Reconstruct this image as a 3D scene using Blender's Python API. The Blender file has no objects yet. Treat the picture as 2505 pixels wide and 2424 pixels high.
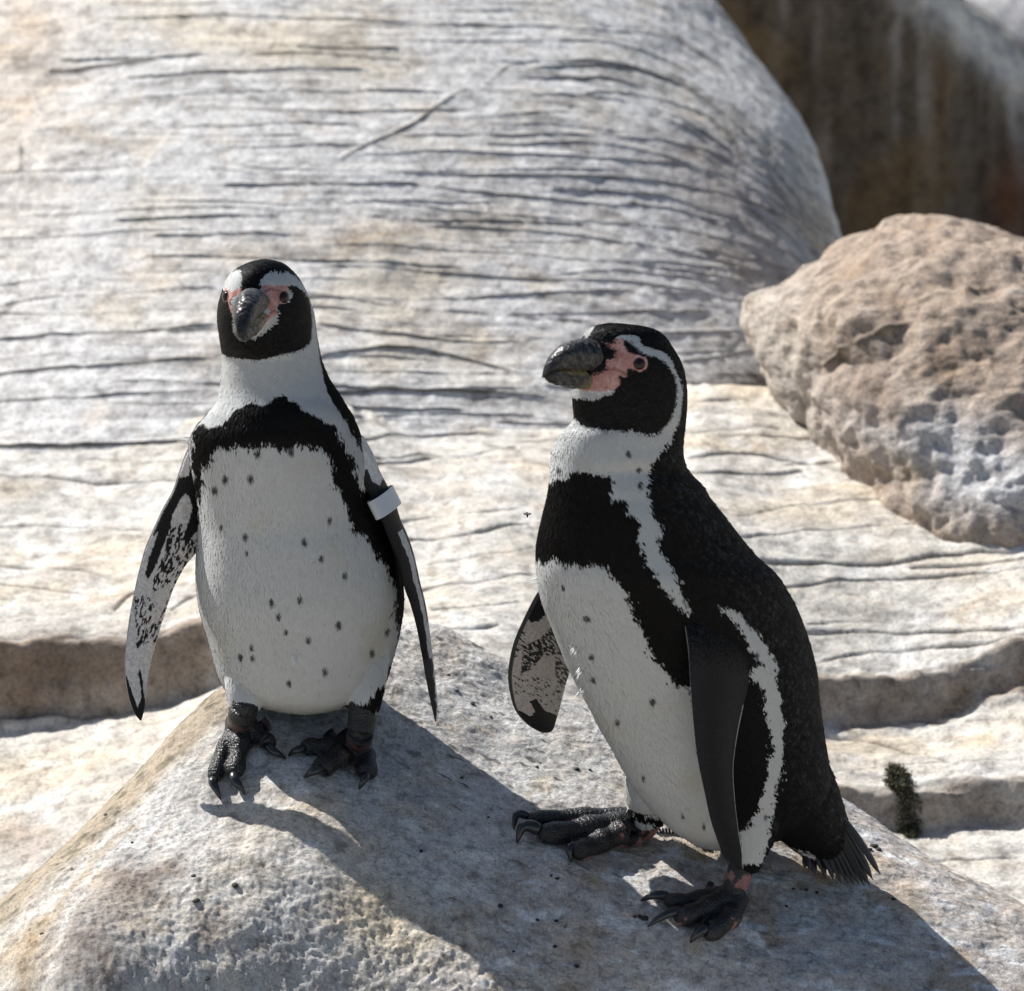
import bpy, math, random
import numpy as np
from mathutils import Vector, Matrix
from mathutils.bvhtree import BVHTree

random.seed(7)
rng = np.random.default_rng(7)
scene = bpy.context.scene
COL = scene.collection

# ------------------------------------------------------------------ camera
DIST, PITCH = 6.0, math.radians(22.0)
CP, SP = math.cos(PITCH), math.sin(PITCH)
CAM = np.array([0.0, -DIST * CP, DIST * SP])
FWD = np.array([0.0, CP, -SP]); UPV = np.array([0.0, SP, CP])
KPX = 0.1 / 1252.5                      # tangent per photo pixel (180 mm lens, 36 mm sensor)
cam_d = bpy.data.cameras.new("camera")
cam_d.sensor_width = 36.0; cam_d.lens = 180.0
cam_d.clip_start = 0.1; cam_d.clip_end = 2000.0
cam_d.dof.use_dof = True; cam_d.dof.focus_distance = 5.98; cam_d.dof.aperture_fstop = 9.0
cam_o = bpy.data.objects.new("camera", cam_d); COL.objects.link(cam_o)
cam_o.location = CAM; cam_o.rotation_euler = (math.pi / 2 - PITCH, 0, 0)
scene.camera = cam_o

# ------------------------------------------------------------------ light
SUN_DIR = np.array([-0.54, 0.43, 0.62]); SUN_DIR /= np.linalg.norm(SUN_DIR)      # towards the sun
SUN_EL = math.asin(SUN_DIR[2]); SUN_AZ = math.atan2(SUN_DIR[0], SUN_DIR[1])
world = bpy.data.worlds.new("World"); scene.world = world; world.use_nodes = True
wn = world.node_tree; wn.nodes.clear()
w_out = wn.nodes.new("ShaderNodeOutputWorld"); w_bg = wn.nodes.new("ShaderNodeBackground")
w_sky = wn.nodes.new("ShaderNodeTexSky"); w_sky.sky_type = 'NISHITA'; w_sky.sun_disc = False
w_sky.sun_elevation = SUN_EL; w_sky.sun_rotation = SUN_AZ
w_sky.air_density = 1.0; w_sky.dust_density = 1.5
w_bg.inputs["Strength"].default_value = 0.07
wn.links.new(w_sky.outputs[0], w_bg.inputs[0]); wn.links.new(w_bg.outputs[0], w_out.inputs[0])
sun_d = bpy.data.lights.new("sun", 'SUN'); sun_d.energy = 5.0; sun_d.angle = math.radians(0.53)
sun_d.color = (1.0, 0.975, 0.935)
sun_o = bpy.data.objects.new("sun", sun_d); COL.objects.link(sun_o)
sun_o.rotation_euler = Vector(SUN_DIR).to_track_quat('Z', 'Y').to_euler()
sun_o.location = (-3, 2, 6)
scene.view_settings.view_transform = 'Standard'; scene.view_settings.look = 'None'
scene.view_settings.gamma = 1.0; scene.view_settings.use_curve_mapping = False
scene.view_settings.exposure = 0.52
scene.render.engine = 'CYCLES'
scene.cycles.use_denoising = True
scene.cycles.max_bounces = 6; scene.cycles.diffuse_bounces = 4
scene.cycles.sample_clamp_indirect = 4.0

# ------------------------------------------------------------------ helpers
Y_OFF = 0.0
def P(px, py, y):
    return sight(px, py, np.asarray(y, float) + Y_OFF)

def sight(px, py, y):
    """point at depth y on the sight line of photo pixel (px, py)"""
    px = np.asarray(px, float); py = np.asarray(py, float); y = np.asarray(y, float)
    dx = (px - 1252.5) * KPX; dv = (1212.0 - py) * KPX
    d = np.stack([dx + 0 * dv, FWD[1] + UPV[1] * dv + 0 * dx, FWD[2] + UPV[2] * dv + 0 * dx], -1)
    t = (y - CAM[1]) / d[..., 1]
    return CAM + d * t[..., None]

def proj(p):
    q = np.asarray(p, float) - CAM
    z = q @ FWD
    return np.stack([1252.5 + q[..., 0] / z / KPX, 1212.0 - (q @ UPV) / z / KPX], -1)

def _h(ix, iy, iz, s):
    h = (ix.astype(np.uint32) * np.uint32(374761393) + iy.astype(np.uint32) * np.uint32(668265263)
         + iz.astype(np.uint32) * np.uint32(2246822519) + np.uint32((s * 3266489917) & 0xffffffff))
    h = (h ^ (h >> np.uint32(13))) * np.uint32(1274126177)
    h = h ^ (h >> np.uint32(16))
    return h

def noise(p, seed=0):
    """gradient noise in -1..1, p (N,3)"""
    p = np.asarray(p, np.float64) + 1000.37
    i = np.floor(p).astype(np.int64); f = (p - i).astype(np.float32)
    u = f * f * f * (f * (f * 6 - 15) + 10)
    out = 0
    for cx in (0, 1):
        wx = u[:, 0] if cx else 1 - u[:, 0]
        for cy in (0, 1):
            wy = u[:, 1] if cy else 1 - u[:, 1]
            for cz in (0, 1):
                wz = u[:, 2] if cz else 1 - u[:, 2]
                h = _h(i[:, 0] + cx, i[:, 1] + cy, i[:, 2] + cz, seed)
                gx = (h & np.uint32(1023)).astype(np.float32) / 511.5 - 1
                gy = ((h >> np.uint32(10)) & np.uint32(1023)).astype(np.float32) / 511.5 - 1
                gz = ((h >> np.uint32(20)) & np.uint32(1023)).astype(np.float32) / 511.5 - 1
                out = out + wx * wy * wz * (gx * (f[:, 0] - cx) + gy * (f[:, 1] - cy) + gz * (f[:, 2] - cz))
    return out * 1.5

def fbm(p, octaves=4, seed=0, gain=0.5, lac=2.03, ridged=False):
    p = np.asarray(p, np.float64); a = 1.0; s = 0.0; tot = 0.0
    for o in range(octaves):
        n = noise(p, seed + o * 17)
        if ridged: n = 1 - 2 * np.abs(n)
        s = s + a * n; tot += a; a *= gain; p = p * lac + 3.7
    return s / tot

def worley2(x, y, seed=0):
    """distance to the nearest of jittered points in 2D, cell size 1, plus that cell's random value"""
    i = np.floor(x).astype(np.int64); j = np.floor(y).astype(np.int64)
    best = np.full(x.shape, 9.0); val = np.zeros(x.shape)
    for a in (-1, 0, 1):
        for b in (-1, 0, 1):
            h = _h(i + a + 5000, j + b + 5000, i * 0 + 7, seed)
            jx = (h & np.uint32(1023)).astype(float) / 1023; jy = ((h >> np.uint32(10)) & np.uint32(1023)).astype(float) / 1023
            d = np.hypot(i + a + jx - x, j + b + jy - y)
            m = d < best; best = np.where(m, d, best); val = np.where(m, ((h >> np.uint32(20)) & np.uint32(1023)) / 1023.0, val)
    return best, val

def sstep(a, b, x):
    t = np.clip((x - a) / (b - a), 0, 1); return t * t * (3 - 2 * t)

def tps_fit(xy, z, reg=1e-6):
    xy = np.asarray(xy, float); z = np.asarray(z, float); n = len(xy)
    d2 = ((xy[:, None] - xy[None]) ** 2).sum(-1); K = 0.5 * d2 * np.log(d2 + 1e-12)
    A = np.zeros((n + 3, n + 3)); A[:n, :n] = K + reg * np.eye(n)
    A[:n, n] = 1; A[:n, n + 1:] = xy; A[n, :n] = 1; A[n + 1:, :n] = xy.T
    b = np.zeros(n + 3); b[:n] = z
    w = np.linalg.solve(A, b)
    def f(x, y):
        x = np.asarray(x, float); y = np.asarray(y, float)
        s = w[n] + w[n + 1] * x + w[n + 2] * y
        for k in range(n):
            d2 = (x - xy[k, 0]) ** 2 + (y - xy[k, 1]) ** 2
            s = s + w[k] * 0.5 * d2 * np.log(d2 + 1e-12)
        return s
    return f

def catmull(pts, n):
    """centripetal-free Catmull-Rom through the rows of pts, n samples"""
    pts = np.asarray(pts, float); m = len(pts)
    t = np.linspace(0, m - 1, n); i = np.clip(t.astype(int), 0, m - 2); f = (t - i)[:, None]
    g = lambda k: pts[np.clip(k, 0, m - 1)]
    p0, p1, p2, p3 = g(i - 1), g(i), g(i + 1), g(i + 2)
    return 0.5 * (2 * p1 + (p2 - p0) * f + (2 * p0 - 5 * p1 + 4 * p2 - p3) * f ** 2 + (3 * p1 - p0 - 3 * p2 + p3) * f ** 3)

def polyline(pts, n):
    c = catmull(pts, max(n * 4, 16)); s = np.concatenate([[0], np.cumsum(np.linalg.norm(np.diff(c, axis=0), axis=1))])
    u = np.linspace(0, s[-1], n)
    return np.stack([np.interp(u, s, c[:, k]) for k in range(c.shape[1])], -1)

def inside(poly, q):
    poly = np.asarray(poly, float); x, y = q[:, 0], q[:, 1]
    r = np.zeros(len(q), bool)
    x0, y0 = poly[-1]
    for x1, y1 in poly:
        c = (y1 > y) != (y0 > y)
        if y1 != y0:
            r ^= c & (x < (x0 - x1) * (y - y1) / (y0 - y1) + x1)
        x0, y0 = x1, y1
    return r

def seg_dist(q, pts):
    """distance of 2-D points q to a polyline and the parameter 0..1 along it"""
    pts = np.asarray(pts, float); best = np.full(len(q), 1e9); par = np.zeros(len(q))
    n = len(pts) - 1
    for k in range(n):
        a, b = pts[k], pts[k + 1]; ab = b - a
        t = np.clip(((q - a) @ ab) / (ab @ ab + 1e-12), 0, 1)
        d = np.hypot(q[:, 0] - a[0] - t * ab[0], q[:, 1] - a[1] - t * ab[1])
        m = d < best; best = np.where(m, d, best); par = np.where(m, (k + t) / n, par)
    return best, par

def mesh_np(name, verts, faces, smooth=True):
    """faces: (M,4) or (M,3) int array, or list of arrays"""
    me = bpy.data.meshes.new(name)
    verts = np.asarray(verts, np.float32)
    fl = faces if isinstance(faces, list) else [faces]
    fl = [np.asarray(f, np.int32) for f in fl if len(f)]
    nl = sum(f.size for f in fl); npoly = sum(len(f) for f in fl)
    me.vertices.add(len(verts)); me.vertices.foreach_set("co", verts.ravel())
    me.loops.add(nl); me.polygons.add(npoly)
    me.loops.foreach_set("vertex_index", np.concatenate([f.ravel() for f in fl]))
    sizes = np.concatenate([np.full(len(f), f.shape[1], np.int32) for f in fl])
    starts = np.concatenate([[0], np.cumsum(sizes)[:-1]]).astype(np.int32)
    me.polygons.foreach_set("loop_start", starts)
    try: me.polygons.foreach_set("loop_total", sizes)
    except Exception: pass
    me.polygons.foreach_set("use_smooth", np.full(npoly, smooth, bool))
    me.update(calc_edges=True); me.validate()
    return me

def set_col(me, rgb, name="Col"):
    a = me.attributes.get(name) or me.attributes.new(name, 'FLOAT_COLOR', 'POINT')
    c = np.ones((len(me.vertices), 4), np.float32); c[:, :3] = rgb
    a.data.foreach_set("color", c.ravel())

def set_vec(me, v, name):
    a = me.attributes.new(name, 'FLOAT_VECTOR', 'POINT')
    a.data.foreach_set("vector", np.asarray(v, np.float32).ravel())

def link(name, me, mat=None, parent=None, loc=None):
    o = bpy.data.objects.new(name, me); COL.objects.link(o)
    if mat is not None: me.materials.append(mat)
    if parent is not None: o.parent = parent
    if loc is not None: o.location = loc
    return o

def tag(o, label=None, cat=None, group=None, kind=None):
    if label: o["label"] = label
    if cat: o["category"] = cat
    if group: o["group"] = group
    if kind: o["kind"] = kind
    return o

def grid_faces(nu, nv, wrap_v=False, off=0):
    i = np.arange(nu - 1)[:, None]; j = np.arange(nv if wrap_v else nv - 1)[None]
    j2 = (j + 1) % nv
    return (off + np.stack([i * nv + j, i * nv + j2, (i + 1) * nv + j2, (i + 1) * nv + j], -1)).reshape(-1, 4)

def normals_np(v, f):
    """smooth vertex normals, f (M,4) or (M,3)"""
    a = v[f[:, 2]] - v[f[:, 0]]; b = v[f[:, -1]] - v[f[:, 1]]
    n = np.cross(a, b) if f.shape[1] == 4 else np.cross(v[f[:, 1]] - v[f[:, 0]], v[f[:, 2]] - v[f[:, 0]])
    out = np.zeros_like(v)
    for k in range(f.shape[1]):
        for c in range(3): out[:, c] += np.bincount(f[:, k], n[:, c], len(v))
    return out / (np.linalg.norm(out, axis=1, keepdims=True) + 1e-12)

def mesh_arrays(me):
    v = np.empty(len(me.vertices) * 3, np.float32); me.vertices.foreach_get("co", v)
    n = np.empty(len(me.vertices) * 3, np.float32); me.vertices.foreach_get("normal", n)
    me.calc_loop_triangles()
    t = np.empty(len(me.loop_triangles) * 3, np.int32); me.loop_triangles.foreach_get("vertices", t)
    return v.reshape(-1, 3).astype(float), n.reshape(-1, 3).astype(float), t.reshape(-1, 3)

# ------------------------------------------------------------------ materials
def new_mat(name):
    m = bpy.data.materials.new(name); m.use_nodes = True
    nt = m.node_tree; nt.nodes.clear()
    out = nt.nodes.new("ShaderNodeOutputMaterial"); b = nt.nodes.new("ShaderNodeBsdfPrincipled")
    nt.links.new(b.outputs[0], out.inputs[0])
    return m, nt, b

def nd(nt, kind, **kw):
    n = nt.nodes.new(kind)
    for k, v in kw.items():
        if k in n.inputs: n.inputs[k].default_value = v
        else: setattr(n, k, v)
    return n

def ramp(nt, src, stops):
    r = nt.nodes.new("ShaderNodeValToRGB")
    while len(r.color_ramp.elements) < len(stops): r.color_ramp.elements.new(0.5)
    for e, (p, c) in zip(r.color_ramp.elements, stops):
        e.position = p; e.color = (c[0], c[1], c[2], 1) if isinstance(c, (tuple, list)) else (c, c, c, 1)
    nt.links.new(src, r.inputs[0]); return r.outputs[0]

def mix(nt, fac, a, b, mode='MIX'):
    m = nt.nodes.new("ShaderNodeMix"); m.data_type = 'RGBA'; m.blend_type = mode
    for sock, v in ((m.inputs[0], fac), (m.inputs[6], a), (m.inputs[7], b)):
        if hasattr(v, "is_linked") or isinstance(v, bpy.types.NodeSocket): nt.links.new(v, sock)
        elif isinstance(v, (int, float)): sock.default_value = v
        else: sock.default_value = (v[0], v[1], v[2], 1)
    return m.outputs[2]

def rock_material(name, scale=1.0, bump=0.004, fleck=0.5, fine=1.0):
    """stone: albedo from the mesh attribute Col, mottled and flecked by noise, with fine relief"""
    m, nt, b = new_mat(name)
    tc = nd(nt, "ShaderNodeTexCoord").outputs["Object"]
    att = nd(nt, "ShaderNodeAttribute", attribute_name="Col").outputs["Color"]
    def tex(sc, det=6.0, rough=0.6, dist=0.0):
        n = nd(nt, "ShaderNodeTexNoise", Scale=sc * scale, Detail=det, Roughness=rough, Distortion=dist)
        nt.links.new(tc, n.inputs["Vector"]); return n.outputs["Fac"]
    big, mid, small = tex(14, 6, .62, .6), tex(60, 7, .68, .3), tex(320, 5, .7)
    c = mix(nt, 1.0, att, ramp(nt, mid, [(.32, (.52, .50, .49)), (.5, (1, 1, 1)), (.68, (1.22, 1.22, 1.21))]), 'MULTIPLY')
    c = mix(nt, 1.0, c, ramp(nt, small, [(.30, (.55, .54, .53)), (.5, (1, 1, 1)), (.72, (1.22, 1.22, 1.22))]), 'MULTIPLY')
    c = mix(nt, ramp(nt, big, [(.52, 0.0), (.70, 0.55)]), c, (.44, .31, .17), 'MULTIPLY') if False else mix(nt, ramp(nt, big, [(.54, 0.0), (.74, .45)]), c, mix(nt, 1.0, c, (.95, .74, .48), 'MULTIPLY'))
    # lichen and grit flecks
    fl = tex(150, 3, .6, 1.2)
    c = mix(nt, ramp(nt, fl, [(.64, 0.0), (.69, fleck)]), c, (.05, .045, .04))
    nt.links.new(c, b.inputs["Base Color"])
    b.inputs["Roughness"].default_value = 0.85
    b.inputs["Specular IOR Level"].default_value = 0.25
    bp = nd(nt, "ShaderNodeBump", Strength=0.8 * fine, Distance=bump)
    hs = nd(nt, "ShaderNodeMath", operation='MULTIPLY_ADD'); nt.links.new(small, hs.inputs[0]); hs.inputs[1].default_value = 0.4
    nt.links.new(mid, hs.inputs[2]); nt.links.new(hs.outputs[0], bp.inputs["Height"])
    nt.links.new(bp.outputs[0], b.inputs["Normal"])
    return m

MAT_FORE = rock_material("pale_weathered_stone", 1.0, 0.003, 0.6)
MAT_DOME = rock_material("striated_grey_stone", 0.55, 0.004, 0.5)
MAT_LEDGE = rock_material("cream_ledge_stone", 0.6, 0.004, 0.35)
MAT_TAN = rock_material("tan_rough_stone", 0.6, 0.008, 0.3)
MAT_DARK = rock_material("brown_streaked_stone", 0.45, 0.006, 0.4)

def blend(col, w, rgb):
    return col + (np.asarray(rgb) - col) * np.clip(w, 0, 1)[:, None]

def spot(q, cx, cy, rx, ry, ang=0.0, soft=1.0):
    """soft elliptical mask in photo-pixel space"""
    a = math.radians(ang); dx, dy = q[:, 0] - cx, q[:, 1] - cy
    u = (dx * math.cos(a) + dy * math.sin(a)) / rx; v = (-dx * math.sin(a) + dy * math.cos(a)) / ry
    return np.exp(-(u * u + v * v) ** soft)

# ================================================================== FOREGROUND BOULDER
def _ym(px, py, c=.65, b=.2):      # depth on a tilted plane through the birds' feet
    return -.01 - ((py - 1815) - b * (px - 880)) * .000479 / c
_fp = [(px, py, _ym(px, py) + d) for px, py, d in [  # photo pixel, offset from that plane
    (600, 1760, .0), (540, 1960, .055), (650, 1900, .02), (880, 1815, 0), (745, 1905, 0), (880, 1935, 0), (745, 1790, 0),
    (700, 1650, -.01), (1150, 1800, 0), (1450, 1850, 0), (1590, 2035, 0), (1260, 2062, 0), (1395, 2106, 0), (1812, 2215, 0), (1575, 2215, 0), (1690, 2310, .005),
    (1750, 1850, 0), (2100, 2190, 0), (2300, 2300, .0), (2150, 2424, .02), (2505, 2424, .0), (1250, 1660, .01), (1050, 1600, .0), (2050, 2010, .01), (2240, 2120, .01), (2480, 2240, .01),
    (700, 2100, .03), (300, 2200, .11), (700, 2424, .14), (200, 2424, .17), (1200, 2424, .07), (1800, 2424, .045), (1000, 2250, .05), (1300, 2280, .03), (420, 2060, .09)]]
_fp += [(980, 1521, .24), (1090, 1540, .235), (1250, 1625, .19), (2080, 1965, .10), (2260, 2090, .06), (2505, 2212, .03), (540, 1690, .06), (300, 1935, -.02), (120, 2100, -.07), (0, 2205, -.10), (-200, 2400, -.16)]
_fx = [P(a, b, c) for a, b, c in _fp]
for a, b, c in [(540, 1690, .06), (300, 1935, -.02), (120, 2100, -.07), (0, 2205, -.10), (-200, 2400, -.16)]:
    q = P(a, b, c); _fx += [q + np.array([-.05, .06, -.085]), q + np.array([-.16, .16, -.34])]
for a, b, c in [(750, 1600, .18), (980, 1521, .24), (1250, 1625, .19), (1600, 1750, .16), (2080, 1965, .10), (2505, 2212, .03)]:
    q = P(a, b, c); _fx += [q + np.array([.0, .10, -.085]), q + np.array([0, .30, -.42])]
_fx += [np.array([x, -.60, -.95]) for x in (-.7, -.2, .3, .8)]
_fx = np.array(_fx)
_fh = tps_fit(_fx[:, :2], _fx[:, 2], 2e-5)

def fore_base(x, y):
    return _fh(x, y)

def fore_rough(q):
    """how coarse the relief is: rough at the lower left and front, smoother where the birds walk"""
    r = 0.35 + 0.75 * spot(q, 500, 2350, 620, 330) + 0.85 * spot(q, 1150, 2330, 260, 160) + 0.25 * spot(q, 1000, 1600, 200, 90)
    return np.clip(r, 0, 1.25)

def fore_h(x, y):
    x = np.asarray(x, float).ravel(); y = np.asarray(y, float).ravel()
    z0 = fore_base(x, y); p = np.stack([x, y, z0], -1)
    q = proj(p); r = fore_rough(q)
    z = z0 + 0.010 * fbm(p * 9, 3, 3) + 0.0035 * fbm(p * 30, 3, 11) * (0.4 + r)
    return z, z0, p, q, r

def build_fore():
    xs = np.concatenate([np.linspace(-1.0, -.66, 50)[:-1], np.linspace(-.66, .66, 720), np.linspace(.66, 1.05, 50)[1:]])
    ys = np.concatenate([np.linspace(-.62, -.34, 90)[:-1], np.linspace(-.34, .34, 430), np.linspace(.34, .85, 60)[1:]])
    X, Y = np.meshgrid(xs, ys, indexing='ij'); x, y = X.ravel(), Y.ravel()
    z, z0, p, q, r = fore_h(x, y)
    gr = fbm(p * np.array([130, 130, 110]), 3, 21, .65)
    gr2 = fbm(p * 75, 3, 25, .55, ridged=True)
    bed = np.stack([(p[:, 0] * .80 - p[:, 2] * .6) * 60, (p[:, 0] * .6 + p[:, 2] * .8) * 190, p[:, 1] * 120], -1)   # slanting tool marks
    z = z + r * (0.0026 * gr + 0.0011 * gr2 + 0.0018 * fbm(bed, 2, 29)) + (.25 + .75 * r) * (0.0014 * fbm(p * 210, 3, 33, .6))
    w, wv = worley2(x * 60, y * 60 , 5)
    z = z - 0.0030 * np.clip(1 - w / .24, 0, 1) * (wv > .90) * r           # pits
    flake = fbm(p * np.array([30, 60, 60]), 3, 41)
    z = z + 0.0012 * sstep(.05, .16, flake) * (1.2 - r)                     # thin flakes where smoother
    v = np.stack([x, y, z], -1)
    n1, n2, n3 = fbm(p * 6, 4, 51), fbm(p * 17, 4, 61), fbm(p * 40, 4, 71)
    c = np.tile(np.array([.515, .50, .475]), (len(x), 1))
    c = blend(c, sstep(-.1, .5, n1) * .55, (.53, .44, .32))
    c = blend(c, sstep(.10, .45, n2) * .5, (.36, .33, .31))
    c = blend(c, sstep(.10, .40, -n2) * .7, (.68, .67, .65))
    c = blend(c, sstep(.22, .5, n3) * .35, (.47, .36, .24))
    wob = np.stack([n2 * 60, n1 * 60], -1); qq = q + wob
    # purplish brown weathering, ochre rim on the left, pinkish smooth stone on the right
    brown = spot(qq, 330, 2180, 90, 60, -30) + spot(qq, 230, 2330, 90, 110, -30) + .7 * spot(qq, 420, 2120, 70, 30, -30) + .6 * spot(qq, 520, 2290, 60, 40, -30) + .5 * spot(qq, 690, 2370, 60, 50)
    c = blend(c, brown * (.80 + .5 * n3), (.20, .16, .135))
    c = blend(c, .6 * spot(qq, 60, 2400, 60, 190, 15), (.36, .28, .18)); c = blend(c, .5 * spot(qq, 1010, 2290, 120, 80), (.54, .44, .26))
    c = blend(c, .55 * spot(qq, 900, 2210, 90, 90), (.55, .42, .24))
    pink = sstep(1000, 1500, q[:, 0] + .35 * (q[:, 1] - 1900)) * sstep(1900, 2050, q[:, 1])
    c = blend(c, pink * .45, (.47, .40, .36))
    c = blend(c, pink * sstep(.05, .35, n2) * .5, (.38, .28, .17))
    c = blend(c, pink * sstep(.12, .3, fbm(p * np.array([22, 50, 50]), 3, 81)) * .8, (.68, .68, .67))
    fl = fbm(np.stack([(q[:, 0] * .9 + q[:, 1] * .45) / 60, (q[:, 1] * .9 - q[:, 0] * .45) / 14, q[:, 0] * 0], -1), 3, 95)
    up = sstep(2420, 1900, q[:, 1]) * sstep(850, 1100, q[:, 0])
    c = blend(c, up * sstep(.30, .42, fl) * .85, (.09, .085, .075)); c = blend(c, up * sstep(.22, .40, -fl) * .6, (.68, .68, .66))
    c = blend(c, up * sstep(.2, .45, fbm(p * 28, 3, 97)) * .45, (.50, .41, .28))
    # left flank below the rim
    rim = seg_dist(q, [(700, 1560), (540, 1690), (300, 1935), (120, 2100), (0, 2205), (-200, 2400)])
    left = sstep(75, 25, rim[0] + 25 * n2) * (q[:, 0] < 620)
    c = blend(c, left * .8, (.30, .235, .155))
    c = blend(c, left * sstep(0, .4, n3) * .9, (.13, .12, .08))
    for pts, wd, colr, s in [([(330, 2010), (170, 2160), (90, 2290), (40, 2424)], 11, (.36, .275, .17), .55), ([(430, 1960), (200, 2180), (130, 2330), (90, 2424)], 8, (.66, .65, .63), .5)]:
        d, _ = seg_dist(qq, pts); c = blend(c, np.exp(-(d / wd) ** 2) * s, colr)
    # dark lichen crust on the upper rim
    c = blend(c, sstep(.15, .4, fbm(p * 55, 3, 91)) * (.75 * spot(q, 1080, 1620, 160, 70, 20) + .3 * pink), (.10, .10, .10))
    c = blend(c, .7 * spot(qq, 1700, 2075, 70, 22, 20) * sstep(-.2, .2, n3), (.15, .15, .07))
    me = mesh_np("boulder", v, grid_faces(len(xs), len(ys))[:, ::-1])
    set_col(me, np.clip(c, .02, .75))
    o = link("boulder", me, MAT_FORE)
    tag(o, "pale weathered boulder in front that both penguins stand on", "boulder")
    return o
FORE = build_fore()

def rock_hit(px, py):
    """where the sight line of a photo pixel meets the front boulder (point, normal)"""
    ys = np.linspace(-.5, .34, 1200); pts = sight(np.full(1200, px), np.full(1200, py), ys)
    z, *_ = fore_h(pts[:, 0], pts[:, 1])
    k = np.argmax(z > pts[:, 2]); p = pts[k].copy(); p[2] = z[k]
    e = .006
    zz = fore_h(np.array([p[0] + e, p[0] - e, p[0], p[0]]), np.array([p[1], p[1], p[1] + e, p[1] - e]))[0]
    n = np.array([-(zz[0] - zz[1]) / (2 * e), -(zz[2] - zz[3]) / (2 * e), 1.0]); n /= np.linalg.norm(n)
    return p, n

def on_rock(px, py, r):
    """centre of a ball of radius r resting on the boulder and seen at the pixel"""
    ax, ay = px, py
    for _ in range(3):
        p, n = rock_hit(ax, ay); c = p + n * r
        q = proj(c); ax += px - q[0]; ay += py - q[1]
    return c, n

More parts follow.
